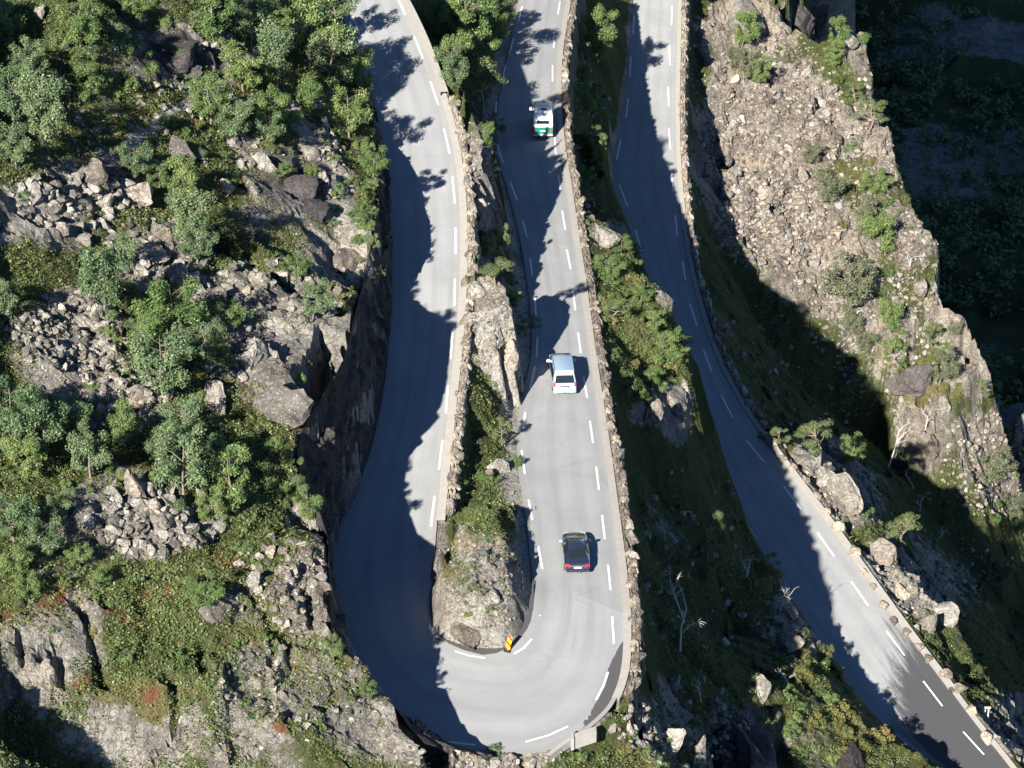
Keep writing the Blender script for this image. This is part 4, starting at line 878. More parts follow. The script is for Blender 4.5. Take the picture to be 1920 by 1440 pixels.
def dead(seed):
    r = np.random.default_rng(seed); tp = []; L = r.normal(size=2)*.3
    def grow(p, d, l, rad, lev):
        q = p+d*l*.5+r.normal(size=3)*l*.08; e = q+(d+r.normal(size=3)*.25)*l*.5; tp.append(tube([p, q, e], [rad, rad*.8, rad*.5], 4))
        if lev:
            for i in range(3 if lev > 1 else 4):
                b = r.random(); s = p*(1-b)+e*b if b > .3 else e; dd = d+r.normal(size=3)*.75; dd /= np.linalg.norm(dd); grow(s, dd, l*r.uniform(.45, .75), rad*.5, lev-1)
    d = np.array([L[0], L[1], 1.]); d /= np.linalg.norm(d); grow(np.zeros(3), d, 1.5, .075, 3); V, F = join(tp)
    return mesh_np('dead_tree', V, F, M_DEAD, True)
def shrub(seed, mat, h=.62):
    r = np.random.default_rng(seed); C = []; R = []
    for i in range(17):
        a = r.uniform(0, 6.283); w = math.sqrt(r.random())*.78; C.append(np.array([math.cos(a)*w, math.sin(a)*w, h*(.35+.65*r.random())*(1.05-.5*w*w)])); R.append(r.uniform(.16, .32))
    return crown_mesh('shrub', C, R, 100, .05, r, mat, aspect=.62, shell=.35)
BIRCH = [birch(i) for i in range(7)]; PINE = [pine(20+i) for i in range(6)]; DEAD = [dead(40+i) for i in range(6)]
def remat(pair, mat):
    t, c = pair; c2 = c.copy(); c2.materials.clear(); c2.materials.append(mat); return t, c2
BIRCHG = [remat(p, M_LEAFG) for p in BIRCH]; GREY = [remat(p, M_GREYLEAF) for p in BIRCH]
SHRUB = {'s': [shrub(60+i, M_LEAF) for i in range(4)], 'g': [shrub(70+i, M_LEAFG) for i in range(4)], 'h': [shrub(80+i, M_HEATH, .42) for i in range(4)], 'w': [shrub(90+i, M_GREYLEAF) for i in range(3)]}
def plant(u, v, rpx, kind, label, group=None, tall=1.0, base=None):
    kk = {'b': 1.10, 'r': 1.10, 'y': 1.10, 'p': 1.55, 'd': .9}[kind]
    P = hit(*(base or (u, v+kk*rpx*tall)))[0]; r = rpx*mppx(P)*1.08
    if kind == 'd':
        o = link('dead_tree', random.choice(DEAD)); o.scale = (r, r, r*tall); o.location = P; o.rotation_euler = (0, 0, random.uniform(0, 6.28)); return tag(o, label, 'dead tree', group)
    kind_name = 'pine_tree' if kind == 'p' else 'birch_tree'; e = empty(kind_name, P-np.array([0, 0, .12])); e.rotation_euler = (random.uniform(-.06, .06), random.uniform(-.06, .06), random.uniform(0, 6.28)); e.scale = (r, r, r*tall)
    t, c = random.choice({'b': BIRCH, 'r': BIRCHG, 'y': GREY, 'p': PINE}[kind]); link('trunk', t, None, e); link('crown', c, None, e)
    return tag(e, label, 'tree', group)
TREES = [
 (88,215,62,'r','large dark birch with a bare lower trunk at the left edge',1.25),(30,190,52,'r','dark birch crowding the left edge above the pale boulder',1.1),(30,275,44,'r','shaded birch low at the left edge above the round pale boulders',1.0),
 (175,150,36,'b','bright birch just right of two small boulders at the left',1.0),(60,115,44,'r','dull green birch in the scrub near the top left corner',1.0),(150,50,44,'b','birch standing left of the dark slab at the top left',1.0),(20,40,42,'b','birch in the very top left corner',1.0),
 (250,20,30,'b','small birch at the top edge above the dark slab',1.0),(215,60,30,'r','low birch between dark slabs at the top left',1.0),(400,30,52,'b','birch at the top edge right of the dark slab',1.0),(470,40,50,'r','full birch at the top edge in the middle of the left hillside',1.1),
 (520,110,56,'r','broad dark birch above the rocky rib',1.1),(580,60,64,'b','tall birch near the top edge left of the left road',1.2),(620,120,54,'r','dark birch overhanging the left road near the top',1.2),(630,20,44,'r','dark birch at the top edge beside the left road',1.1),
 (455,130,46,'b','birch at the upper end of the grassy path',1.0),(395,190,46,'b','bright birch on the lower side of the grassy path',1.0),(440,225,44,'r','birch below the grassy path above the flat boulders',1.0),(510,205,42,'b','birch left of the rocky rib',1.0),(505,245,34,'r','dark birch just above the two flat boulders',1.0),
 (683,140,34,'b','bright young birch leaning over the left road',1.5),(655,215,44,'b','birch on the edge of the cliff beside the tree shadow',1.1),(700,305,34,'b','bushy birch at the cliff edge beside the dark road shadow',.9),(580,190,40,'b','birch beside the top of the rocky rib',1.0),
 (255,300,36,'r','birch bending over the pale fallen log',1.0),(300,330,28,'b','small birch between the split boulder and the long pale block',1.0),(350,345,46,'b','birch between the pale boulders and the rock fin',1.0),(345,410,54,'r','spreading birch in the middle of the left hillside',1.0),(370,460,38,'r','dark birch right of the broad grey boulder',1.0),
 (195,515,56,'r','birch with a pink trunk among the left boulders',1.35),(15,560,34,'r','birch at the left edge beside the rusty slope',1.2),(230,470,36,'r','birch behind the one with the pink trunk',1.0),
 (330,590,66,'b','yellowish birch at the top of the central clump',1.0),(310,680,68,'r','large round dark birch at the centre of the left hillside',1.1),(275,620,48,'b','lighter birch at the left side of the central clump',1.0),(380,640,44,'r','shaded birch on the right side of the central clump',1.0),(430,600,36,'b','low birch above the great rounded outcrop',.9),
 (585,565,40,'r','round birch alone on the ledge above the left road cliff',.9),(560,500,30,'b','small bright birch at the top of the cliff gully',.9),
 (30,770,58,'r','dark birch at the left edge below the rusty slope',1.2),(85,800,56,'r','broad birch below the rusty slope',1.2),(150,790,42,'r','birch right of the broad one below the rusty slope',1.1),(170,850,50,'r','dark birch above left of the tall pointed boulder',1.1),(235,800,44,'b','birch above the tall pointed boulder',1.0),(60,860,48,'b','pale green birch at the left edge below the dark ones',.9),
 (350,790,46,'r','tall dark birch right of the loose rusty blocks',1.1),(345,870,62,'r','widest dark birch right of the tall pointed boulder',1.2),(310,840,38,'r','birch directly behind the tall pointed boulder',1.0),(405,850,40,'r','dark birch between the widest one and the bright one',1.0),(440,905,52,'b','bright yellow green birch near the left cliff edge',1.25),(400,950,36,'b','low bright birch below the widest dark birch',.9),
 (578,945,32,'b','birch clinging to the corner of the left cliff',1.1),(535,930,22,'b','slim birch left of the one on the cliff corner',1.3),(25,970,46,'r','dark birch at the left edge beside the lower boulder field',1.1),(85,1010,42,'r','dark birch left of the lower boulder field',1.1),(110,960,34,'r','birch at the top left of the lower boulder field',1.0),(150,1040,26,'b','small bright birch under the lower boulder field',1.2),(30,1060,34,'b','birch at the left edge above the red berry patch',1.0),(55,1100,30,'b','thin birch above the red berry patch',1.0),(190,1085,24,'b','pale small birch over the green heath',1.1),(385,1105,44,'b','rounded low birch on top of the grassy crag',.7),
 (625,1215,24,'b','young birch at the lower corner of the left cliff',1.1),(690,1290,22,'b','little birch on the rim beside the bend',.8),
 (830,20,40,'b','bright birch at the top edge between the left and middle roads',1.2),(875,65,58,'b','tall bright birch between the left and middle roads near the top',1.3),(850,110,34,'b','birch with a pale stem beside the concrete parapet',1.3),(905,20,34,'r','dark birch at the top edge beside the middle road',1.2),(935,60,26,'b','birch branch reaching over the middle road',1.1),
 (903,160,54,'p','pine with a pale forked trunk between the left and middle roads',1.0),(932,238,28,'p','small pine leaning over the middle road below the forked one',.9),(912,270,20,'b','tiny birch under the small leaning pine',1.0),
 (848,125,36,'r','dark leafy birch right behind the concrete parapet',1.0),(852,150,20,'r','dark birch between the concrete parapet and the forked pine',1.0),(850,60,40,'b','leafy birch near the top edge behind the concrete parapet',1.2),(905,100,36,'b','bright birch above the forked pine by the middle road',1.1),(945,30,30,'r','dark birch at the top edge hanging to the middle road',1.1),(1128,50,36,'b','leafy birch at the top edge below the middle wall',1.2),(1100,150,26,'b','green birch pressed to the foot of the middle wall',1.2),(1118,215,28,'b','leafy birch halfway down the strip below the middle wall',1.1),(1125,275,26,'b','leafy birch above the lowest one in the strip',1.1),(1100,330,20,'b','small birch by the middle wall just above the spur',1.1),(1165,460,30,'b','bright birch at the head of the spur by its grey rock',.9),(1225,600,34,'b','bright birch on the right shoulder of the spur',.9),(1265,665,32,'b','birch above the tip of the spur',.9),(905,255,26,'b','leafy birch leaning from the rubble over the left wall',1.0),(912,460,18,'b','small bright birch in the shaded strip above the rock knob',1.4),(942,445,18,'b','slim birch at the edge of the middle road above the knob',1.4),(930,500,34,'p','pine on top of the rock knob',.8),(985,605,26,'p','pine growing sideways from the knob over the middle road',.8),(885,605,14,'s','x',1) if False else (960,555,20,'b','shrubby birch on the right shoulder of the knob',.8),
 (941,805,25,'p','lone round pine leaning in the shaded gap',1.0),(972,862,14,'b','small birch touching the middle road by the striped boulder',1.0),
 (1120,80,44,'b','bright birch below the middle wall near the top',1.2),(1095,105,30,'p','pine below the middle wall near the top',1.0),(1103,190,24,'b','narrow birch between the middle wall and the lowest road',1.4),(1112,255,28,'p','pine between the middle wall and the lowest road',1.1),(1122,300,20,'b','lowest small birch in the strip above the green spur',1.2),
 (1140,500,36,'b','bright birch at the top of the green spur',1.0),(1150,575,44,'p','pine with a pale bent trunk on the green spur',1.0),(1240,655,46,'b','spreading birch above the ribbed overhang',1.0),(1285,640,24,'p','twiggy pine at the tip of the spur over the lowest road',1.0),(1215,700,34,'b','birch just above the pale rib of the spur',.9),(1200,555,30,'b','yellowish birch on the right side of the spur',.9),
 (1390,58,30,'b','bright birch below the large pale crag',1.2),(1395,125,28,'y','grey green willow at the top of the scree',1.0),(1425,135,24,'b','fresh green birch at the top of the scree',1.2),(1375,105,18,'y','small willow on the left side of the upper scree',1.0),(1565,65,24,'b','birch on the crest left of the pale knob',1.3),(1565,105,24,'b','yellow green birch on the crest below the pale knob',1.0),(1630,210,30,'p','pine on the crest over the dark valley',.9),(1605,170,20,'p','small pine left of the crest pine',.9),
 (1525,290,24,'y','low willow in the middle of the scree',.9),(1560,350,36,'y','broad olive willow near the crest',1.0),(1640,345,30,'b','yellow green birch on the crest in the middle',.8),(1660,440,40,'b','green birch on the lower crest',1.0),(1625,400,30,'y','willow between the two crest birches',.9),(1585,540,52,'y','large feathery grey willow at the foot of the scree',1.1),(1600,600,30,'y','lower willow at the foot of the scree',1.0),(1670,590,28,'b','birch with a pale trunk on the mossy buttress',1.3),(1665,650,26,'b','birch at the mossy ledge over the dark rock face',.9),(1620,640,24,'y','willow at the left end of the mossy ledge',1.0),(1760,690,30,'y','rounded willow on top of the mossy buttress',1.1),(1740,620,24,'p','pine on the right part of the mossy buttress',.9),(1790,615,18,'y','small willow on the crest above the buttress',.9),
 (1537,820,44,'p','wide flat pine beside the shaded top of the concrete kerb',.8),(1460,815,22,'p','little pine left of the wide flat one',.9),(1600,845,30,'b','fresh birch right of the wide flat pine',1.0),(1690,850,16,'p','half dead pine above the dark slope',1.0),(1838,730,16,'p','narrow pine in the dark gully at the right',1.6),
 (1690,985,42,'p','wide pine growing from the right rock bank',.7),(1870,880,40,'y','willow on the sunlit slope at the far right',.9),(1895,950,30,'y','willow at the right edge above the shaded slope',.9),(1880,1075,22,'y','dim willow on the shaded right slope',.9),
 (1325,985,30,'p','upper pine in the shade below the middle wall',1.6),(1335,1035,22,'p','second pine in the shade below the middle wall',1.6),(1328,1075,18,'b','small birch under the two shaded pines',1.2),(1365,915,10,'b','tiny bright shrub at the inner edge of the lowest road',1.0),
 (1445,1065,30,'p','sparse pine with dead branches left of the lowest road',1.1),(1425,1100,14,'b','little green birch by the dead branches left of the lowest road',1.3),
]
for q in TREES:
    left = q[0] < 720; plant(q[0], q[1], q[2]*(.9 if left else .8 if 1090 < q[0] < 1300 else .92), q[3], q[4], None, q[5]*(.9 if left else .62 if 1100 < q[0] < 1300 and 400 < q[1] < 720 else .92))
DEADS = [(1275,1170,34,'bare white dead tree in the shade below the middle wall',1.7),(1400,1065,26,'twisted grey dead branches beside the sparse pine',.7),(1462,1118,25,'leafless many branched tree left of the lowest road',1.3),(1665,848,26,'dead trunk with bare twigs on the dark slope',1.2),(1725,945,18,'small bleached dead bush on the shaded slope',.8),(1762,998,14,'little dead twig bush low on the shaded slope',.8),
 (1600,585,20,'bleached dead branches under the feathery grey willow',.6),(1705,490,20,'bleached dead branches on the lower crest',.6),(1590,250,24,'white dead branches lying on the scree',.4),(1480,1275,17,'forked dead trunk on the brushy bank',.9),(1315,1290,20,'thin dead stem left of the smooth dark rock face',1.5),(1735,790,18,'dead stem at the edge of the mossy buttress',1.0),(1715,905,14,'grey snag above the far right slope',1.0)]
for u, v, r, lab, tl in DEADS: plant(u, v, r, 'd', lab, None, tl)
# fallen pale logs on the left hillside
def log(u0, v0, u1, v1, rad, label):
    a = hit(u0, v0)[0]; b = hit(u1, v1)[0]; a[2] += .25; b[2] += .25; m = (a+b)/2+np.array([0, .05, .12]); V, F = tube([a, (a+m)/2, m, (b+m)/2, b], [rad*.5, rad*.8, rad, rad, rad*1.1], 7)
    tag(link('fallen_log', mesh_np('fallen_log', V, F, M_BARK, True)), label, 'log')
log(250,293,233,322,.13,'pale fallen log standing out on the green left slope'); log(250,332,228,336,.10,'short pale log lying below the other fallen log')

# shrubs: individuals by region, then the rest of the ground cover
SHR = [ # u, v, a, b, n, rmin, rmax (px), kinds, label, group
 (150,80,190,110,46,14,30,'sgs','low green shrub among the birches at the top left','shrubs at the top left'),
 (480,130,170,130,44,14,30,'sgs','low green shrub around the grassy path','shrubs by the grassy path'),
 (280,320,280,100,36,12,26,'sgh','low shrub between the boulders of the upper left field','shrubs in the upper left field'),
 (640,350,70,120,24,10,22,'shs','shrub on the rocky rib beside the left road','shrubs on the rocky rib'),
 (330,620,140,130,34,14,30,'sgs','shrub in the central birch clump','shrubs in the central clump'),
 (140,830,180,110,40,14,30,'sgs','shrub under the dark birches at left','shrubs under the dark birches'),
 (450,930,140,110,26,12,26,'sgs','shrub below the bright yellow green birch','shrubs below the bright birch'),
 (300,1150,220,110,34,10,22,'shg','low heath bush on the lower left slope','heath bushes on the lower left slope'),
 (500,1290,200,110,30,8,18,'hhs','dry heath tuft on the lower left rocks','heath tufts on the lower left rocks'),
 (880,60,70,110,20,12,22,'ssg','shrub between the left and middle roads near the top','shrubs between the upper roads'),
 (920,510,60,110,10,7,13,'hsh','small shrub on the rock knob','shrubs on the rock knob'),
 (890,1040,70,110,13,5,11,'hhs','mossy cushion on the island in the bend','cushions on the island'),
 (920,920,60,50,12,8,16,'hss','yellow green bush in the gap behind the island','bushes behind the island'),
 (690,300,40,260,34,10,22,'sgs','shrub overhanging the crest of the left cliff','shrubs overhanging the left cliff'),
 (600,830,60,180,22,10,22,'sgs','shrub on the lower crest of the left cliff','shrubs on the lower cliff crest'),
 (1195,610,105,150,64,10,24,'shh','shrub on the green spur','shrubs on the green spur'),
 (1110,200,40,160,18,10,20,'ssg','shrub below the middle wall near the top','shrubs below the middle wall'),
 (1640,300,80,270,60,8,22,'hws','low bush along the scree crest','bushes along the scree crest'),
 (1680,690,110,110,30,8,20,'hhs','mossy bush on the buttress above the dark gully','bushes on the buttress'),
 (1560,1320,150,110,46,12,26,'hsh','yellow olive bush on the brushy bank left of the lowest road','bushes on the brushy bank'),
 (1250,1380,120,60,18,10,20,'hsh','olive bush on the rocks below the bend','bushes below the bend'),
 (1620,980,120,110,20,8,16,'hsh','small bush on the right rock bank','bushes on the right bank'),
 (1890,920,70,90,14,8,18,'hws','bush on the sunlit far right slope','bushes on the far right slope'),
]
sc_ = []
for u, v, a, b, n, r0, r1, kinds, lab, grp in SHR:
    th = RNG.uniform(0, 6.283, n); q = np.sqrt(RNG.uniform(0, 1, n)); P = hit(u+a*q*np.cos(th), v+b*q*np.sin(th)); k2 = gridval(dr, P[:, 0], P[:, 1])
    rk = gridval(rock, P[:, 0], P[:, 1])
    for p, d, rr in zip(P, k2, rk):
        rp = RNG.uniform(r0, r1); r = rp*mppx(p)
        if d < .5+.7*r or (rr > .75 and RNG.random() < .25): continue
        sc_.append((rp, r, p, random.choice(kinds), lab, grp))
sc_.sort(key=lambda c: -c[0])
for rp, r, p, kd, lab, grp in sc_[:250]:
    o = link('shrub', random.choice(SHRUB[kd])); o.scale = (r, r*random.uniform(.8, 1.1), r*random.uniform(.7, 1.2)); o.rotation_euler = (random.uniform(-.15, .15), random.uniform(-.15, .15), random.uniform(0, 6.28))
    o.location = (p[0], p[1], p[2]-.08); tag(o, lab, 'shrub', grp)
# the smaller ones beyond those read as one mass of brush
Cb = []; Rb = []
for rp, r, p, kd, lab, grp in sc_[250:]:
    for _ in range(13):
        a = RNG.uniform(0, 6.283); w = math.sqrt(RNG.random())*.78*r; Cb.append(p+np.array([math.cos(a)*w, math.sin(a)*w, r*.5*RNG.uniform(.3, 1)])); Rb.append(r*RNG.uniform(.18, .32))
V, F, T = leaves(np.array(Cb), np.array(Rb), 50, .045, RNG, aspect=.62, shell=.35); me = mesh_np('brush', V, F, M_LEAF); attr(me, 'tint', T, 'FACE')
tag(link('brush', me), 'small leafy brush scattered over the rocks and slopes', 'brush', None, 'stuff')
def one_shrub(u, v, r, k, lab):
    p = hit(u, v+r*.4)[0]; o = link('shrub', random.choice(SHRUB[k])); s = r*mppx(p); o.scale = (s, s, s); o.location = p; tag(o, lab, 'shrub')
for q_ in [(1505,1195,34,'s','leafy bush on the bank left of the lowest road'),(1545,1250,30,'s','rounded bush right at the edge of the lowest road'),(1490,1255,36,'h','yellowish bush in the middle of the brushy bank'),(1560,1330,46,'h','widest olive bush on the lower brushy bank'),(1640,1375,40,'h','yellow green bush beside the last left dash of the lowest road'),(1515,1345,36,'h','olive bush left of the widest one on the bank'),(1600,1390,36,'h','tawny bush above the dark wet rock')]: one_shrub(*q_)
one_shrub(1080, 1416, 22, 's', 'bright yellow green bush below the concrete barrier'); one_shrub(930, 1406, 24, 'g', 'grey green bush at the bottom edge of the bend'); one_shrub(1128, 1418, 14, 'g', 'small dark bush right of the bright one below the barrier')
one_shrub(892, 1100, 22, 'w', 'pale grey green bush in the middle of the island'); one_shrub(882, 1150, 14, 's', 'small green bush low on the island'); one_shrub(920, 1010, 16, 'g', 'green bush at the back of the island')
# ground cover: small leafy tufts wherever the ground is vegetated
def cover(name, n, label, box, size, mat, thr, cat='undergrowth', per=7, hgt=.3):
    u = RNG.uniform(box[0], box[2], n); v = RNG.uniform(box[1], box[3], n); P = hit(u, v)
    g = gridval(veg, P[:, 0], P[:, 1])+1.0*fbm(P[:, 0]/1.4, P[:, 1]/1.4, 3, 3)+.25*RNG.normal(size=n); d = gridval(dr, P[:, 0], P[:, 1])
    sl = gridval(slope, P[:, 0], P[:, 1])
    ok = (g > thr) & (d > .9) & (P[:, 0] < GX1) & (P[:, 1] < GY1) & (sl < 2.6); P = P[ok]; m = len(P); q = np.repeat(P, per, 0)
    ct = np.repeat(np.clip(.5+1.6*fbm(P[:, 0]/4, P[:, 1]/4, 6, 3)+.15*RNG.normal(size=m), 0, 1), per)
    R = np.repeat(RNG.uniform(.6, 1.4, m), per)[:, None]*size
    d3 = RNG.normal(size=(m*per, 3)); d3 /= np.linalg.norm(d3, axis=1)[:, None]; d3[:, 2] = np.abs(d3[:, 2])
    c = q+d3*R*np.array([1, 1, hgt/size*.9]); nr = d3+RNG.normal(size=(m*per, 3))*.6+np.array([0, 0, .6]); nr /= np.linalg.norm(nr, axis=1)[:, None]
    a = np.cross(nr, RNG.normal(size=(m*per, 3))); a /= np.linalg.norm(a, axis=1)[:, None]+1e-9; b = np.cross(nr, a); s = R*RNG.uniform(.14, .32, (m*per, 1))
    V = np.stack([c-a*s, c-b*s*.6, c+a*s, c+b*s*.6], 1).reshape(-1, 3); me = mesh_np(name, V, np.arange(len(V)).reshape(-1, 4), mat)
    attr(me, 'tint', np.clip(ct+.16*RNG.normal(size=m*per), 0, 1), 'FACE'); tag(link(name, me), label, cat, None, 'stuff')
cover('undergrowth', 42000, 'green undergrowth between the boulders and trees', (-60, -60, 1960, 1500), .26, M_GRASS, .62, per=18)
cover('heath', 60000, 'olive and brown heath covering the slopes', (-60, -60, 1960, 1500), .22, M_HEATH, .32, 'heath', 12, .14)
# ------------------------------------------------------------------ vehicles
def carpaint(name, col, metal=.0, rough=.3, coat=1.0): return plain(name, col, rough, metal, .5, coat)
M_WHITE = carpaint('paint_white', (.80, .80, .78)); M_GREEN = carpaint('paint_green', (.012, .16, .11)); M_SILVER = carpaint('paint_silver_sky_reflect', (.30, .40, .54), .2, .35)  # silver base tinted blue to paint in the sky's reflection
M_BLACK = carpaint('paint_black', (.016, .022, .042), .0, .2); M_GLASS = plain('vehicle_glass', (.012, .016, .018), .05, 0, .6); M_TYRE = plain('tyre', (.02, .02, .02), .85)
M_RIM = plain('rim', (.5, .5, .52), .35, .8); M_TRIM = plain('black_trim', (.03, .03, .032), .6); M_RED = plain('tail_light_red', (.55, .02, .03), .2, 0, .6, .5); M_LAMP = plain('headlight_glass', (.6, .62, .64), .1)
M_PLATE = plain('number_plate', (.78, .78, .74), .5); M_GREY = plain('bumper_grey', (.38, .39, .40), .55); M_CLOTH = plain('yellow_cloth', (.7, .42, .08), .9)
def ring(st, lower=False, upper=False):
    yl, yb, yr, hw, hwr, z0, zb, zr = st
    L = [(hw*.90, yl, z0), (hw*.99, yl, z0+(zb-z0)*.35), (hw, yl*.5+yb*.5, z0+(zb-z0)*.7), (hw*.985, yb, zb)]
    Uq = [(hw*.985, yb, zb), (hwr*1.03, yr, zr-.10*min(1, (zr-zb)/.5)), (hwr*.90, yr, zr-.025), (0, yr, zr+.015)]
    P = L if lower else Uq if upper else L+Uq[1:]
    P = P+[(-x, y, z) for x, y, z in P[::-1] if x != 0] if upper or not lower else P
    return P
def loft(name, sts, mat, parent, part='all'):
    """car body skinned over cross-sections; part: all / lower / upper half"""
    R = []
    for s in sts:
        if part == 'lower': a = ring(s, lower=True); R.append(a+[(-x, y, z) for x, y, z in a[::-1]])
        elif part == 'upper': R.append(ring(s, upper=True))
        else: R.append(ring(s))
    n = len(R[0]); V = [p for r in R for p in r]; F = []
    for i in range(len(R)-1):
        for k in range(n-1): F.append((i*n+k, i*n+k+1, (i+1)*n+k+1, (i+1)*n+k))
        F.append((i*n+n-1, i*n, (i+1)*n, (i+1)*n+n-1))
    F += [tuple(range(n))[::-1], tuple(range((len(R)-1)*n, len(R)*n))]
    me = mesh_py(name, V, F, mat); bm = bmesh.new(); bm.from_mesh(me); bmesh.ops.recalc_face_normals(bm, faces=bm.faces)
    sh = [e for e in bm.edges if len(e.link_faces) == 2 and e.calc_face_angle(0) > .30]
    bmesh.ops.bevel(bm, geom=sh, offset=.035, segments=2, affect='EDGES', clamp_overlap=True); bm.to_mesh(me); bm.free()
    me.polygons.foreach_set('use_smooth', np.ones(len(me.polygons), bool)); me.set_sharp_from_angle(angle=.9)
    return link(name, me, None, parent)
def panel(name, q, mat, parent, inset=.06, lift=.014, thick=.01):
    """slightly proud flat piece (pane, light, plate) on the quad q, corners given in order"""
    q = np.array(q, float); c = q.mean(0); nrm = np.cross(q[1]-q[0], q[3]-q[0]); nrm /= np.linalg.norm(nrm)+1e-9
    if nrm@(c-np.array([0, c[1]*.75+.55, .7])) < 0: nrm = -nrm
    p = q+(c-q)*inset; a = p+nrm*lift; b = p-nrm*thick; V = np.concatenate([b, a])
    me = mesh_py(name, V, [[4, 5, 6, 7], [0, 1, 5, 4], [1, 2, 6, 5], [2, 3, 7, 6], [3, 0, 4, 7]], mat)
    bm = bmesh.new(); bm.from_mesh(me); bmesh.ops.recalc_face_normals(bm, faces=bm.faces); bm.to_mesh(me); bm.free(); return link(name, me, None, parent)
def bx(name, x0, x1, y0, y1, z0, z1, mat, parent, bev=.02):
    return link(name, box_mesh(name, [(x0, y0), (x1, y0), (x1, y1), (x0, y1)], z0, z1, mat, bev), None, parent)
def wheel(x, y, r, parent, w=.2):
    def lath(name, prof, mat, par):
        n = 20; V = []; F = []
        for k in range(n):
            a = 6.2832*k/n
            for px, pr in prof: V.append((px, pr*math.cos(a), pr*math.sin(a)))
        m = len(prof)
        for k in range(n):
            for j in range(m-1): F.append((k*m+j, k*m+j+1, ((k+1) % n)*m+j+1, ((k+1) % n)*m+j))
        o = link(name, mesh_py(name, V, F, mat, True), None, par); return o
    e = bpy.data.objects.new('wheel', None); COL.objects.link(e); e.parent = parent; e.location = (x, y, r)
    h = w/2; lath('tyre', [(-h, r*.62), (-h, r*.93), (-h*.7, r), (h*.7, r), (h, r*.93), (h, r*.62)], M_TYRE, e)
    s = 1 if x > 0 else -1; lath('rim', [(s*h*.75, .02), (s*h*.8, r*.25), (s*h*.5, r*.4), (s*h*.9, r*.62), (-s*h, r*.62)], M_RIM, e)
def vehicle(name, label, cat, rear, along, zf, ln=1.):
    """empty under the middle of the rear bumper, +Y pointing forward along the lane"""
    P = un(rear[0], rear[1], zf); a = un(along[0], along[1], zf); b = un(along[2], along[3], zf); f = b-a; f /= np.linalg.norm(f)
    up = np.array([0, 0, 1.]); x = np.cross(f, up); x /= np.linalg.norm(x); up = np.cross(x, f); e = empty(name)
    e.matrix_world = Matrix([[x[0], f[0]*ln, up[0], P[0]], [x[1], f[1]*ln, up[1], P[1]], [x[2], f[2]*ln, up[2], P[2]+.01], [0, 0, 0, 1]])
    return tag(e, label, cat)
def mirror_arm(x, y, z, mat, par, s=.5):
    o = bx('mirror', min(x, x+.26*np.sign(x)), max(x, x+.26*np.sign(x)), y-.07, y+.07, z-.1*s*2, z+.1*s*2, mat, par, .03); return o
# --- silver van
v = vehicle('minivan', 'silver van driving down the sunlit middle road', 'van', (1059, 744), (1101, 746, 1094, 705), zM, 1.26)
ST = [(0, .05, .26, .90, .74, .30, 1.10, 1.86), (.35, .40, .55, .945, .775, .24, 1.10, 1.95), (1.5, 1.5, 1.5, .95, .79, .24, 1.09, 1.97), (2.6, 2.6, 2.6, .95, .79, .24, 1.07, 1.97), (3.45, 3.40, 3.05, .95, .76, .24, 1.05, 1.92), (4.15, 4.10, 3.95, .93, .74, .24, .99, 1.13), (4.7, 4.68, 4.62, .88, .66, .28, .80, .90), (4.9, 4.88, 4.84, .74, .52, .34, .62, .68)]
loft('body', ST, M_SILVER, v)
panel('windscreen', [(-.70, 3.10, 1.93), (.70, 3.10, 1.93), (.72, 3.92, 1.16), (-.72, 3.92, 1.16)], M_GLASS, v, .04, .02)
panel('rear_window', [(-.80, .085, 1.16), (.80, .085, 1.16), (.70, .245, 1.76), (-.70, .245, 1.76)], M_GLASS, v, .04, .025)
panel('rear_spoiler', [(-.70, .20, 1.875), (.70, .20, 1.875), (.72, .50, 1.965), (-.72, .50, 1.965)], M_WHITE, v, .0, .03)
for sgn in (-1, 1):
    for a, b in ((.45, 1.55), (1.62, 2.62), (2.69, 3.35)):
        top = 3.12 if b > 3 else b; q = [(sgn*.945, a, 1.13), (sgn*.945, b, 1.11), (sgn*.815, top, 1.82), (sgn*.815, a+.06, 1.83)]; panel('side_window', q, M_GLASS, v, .05, .02)
    panel('tail_light', [(sgn*.90, .045, .88), (sgn*.76, .03, .88), (sgn*.78, .06, 1.22), (sgn*.90, .10, 1.22)], M_RED, v, .02, .04)
    panel('headlight', [(sgn*.84, 4.70, .62), (sgn*.58, 4.86, .60), (sgn*.56, 4.80, .76), (sgn*.84, 4.62, .84)], M_LAMP, v, .02, .03)
    mirror_arm(sgn*.93, 3.30, 1.18, M_WHITE if sgn < 0 else M_SILVER, v); wheel(sgn*.83, .95, .33, v); wheel(sgn*.83, 3.95, .33, v)
bx('bumper', -.90, .90, -.07, .12, .34, .62, M_SILVER, v, .05); bx('tow_hook', -.03, .03, -.16, -.05, .36, .44, M_TRIM, v, .01)
bx('plate_recess', -.36, .36, -.005, .02, .84, .92, M_TRIM, v, .003); bx('number_plate', -.26, .26, -.012, .02, .70, .81, M_PLATE, v, .003)
bx('parcel_cloth', -.45, .05, .30, .55, 1.06, 1.24, M_CLOTH, v, .04); bx('gutter_rail', -.79, -.75, .6, 3.0, 1.93, 1.985, M_SILVER, v, .01); bx('gutter_rail', .75, .79, .6, 3.0, 1.93, 1.985, M_SILVER, v, .01)
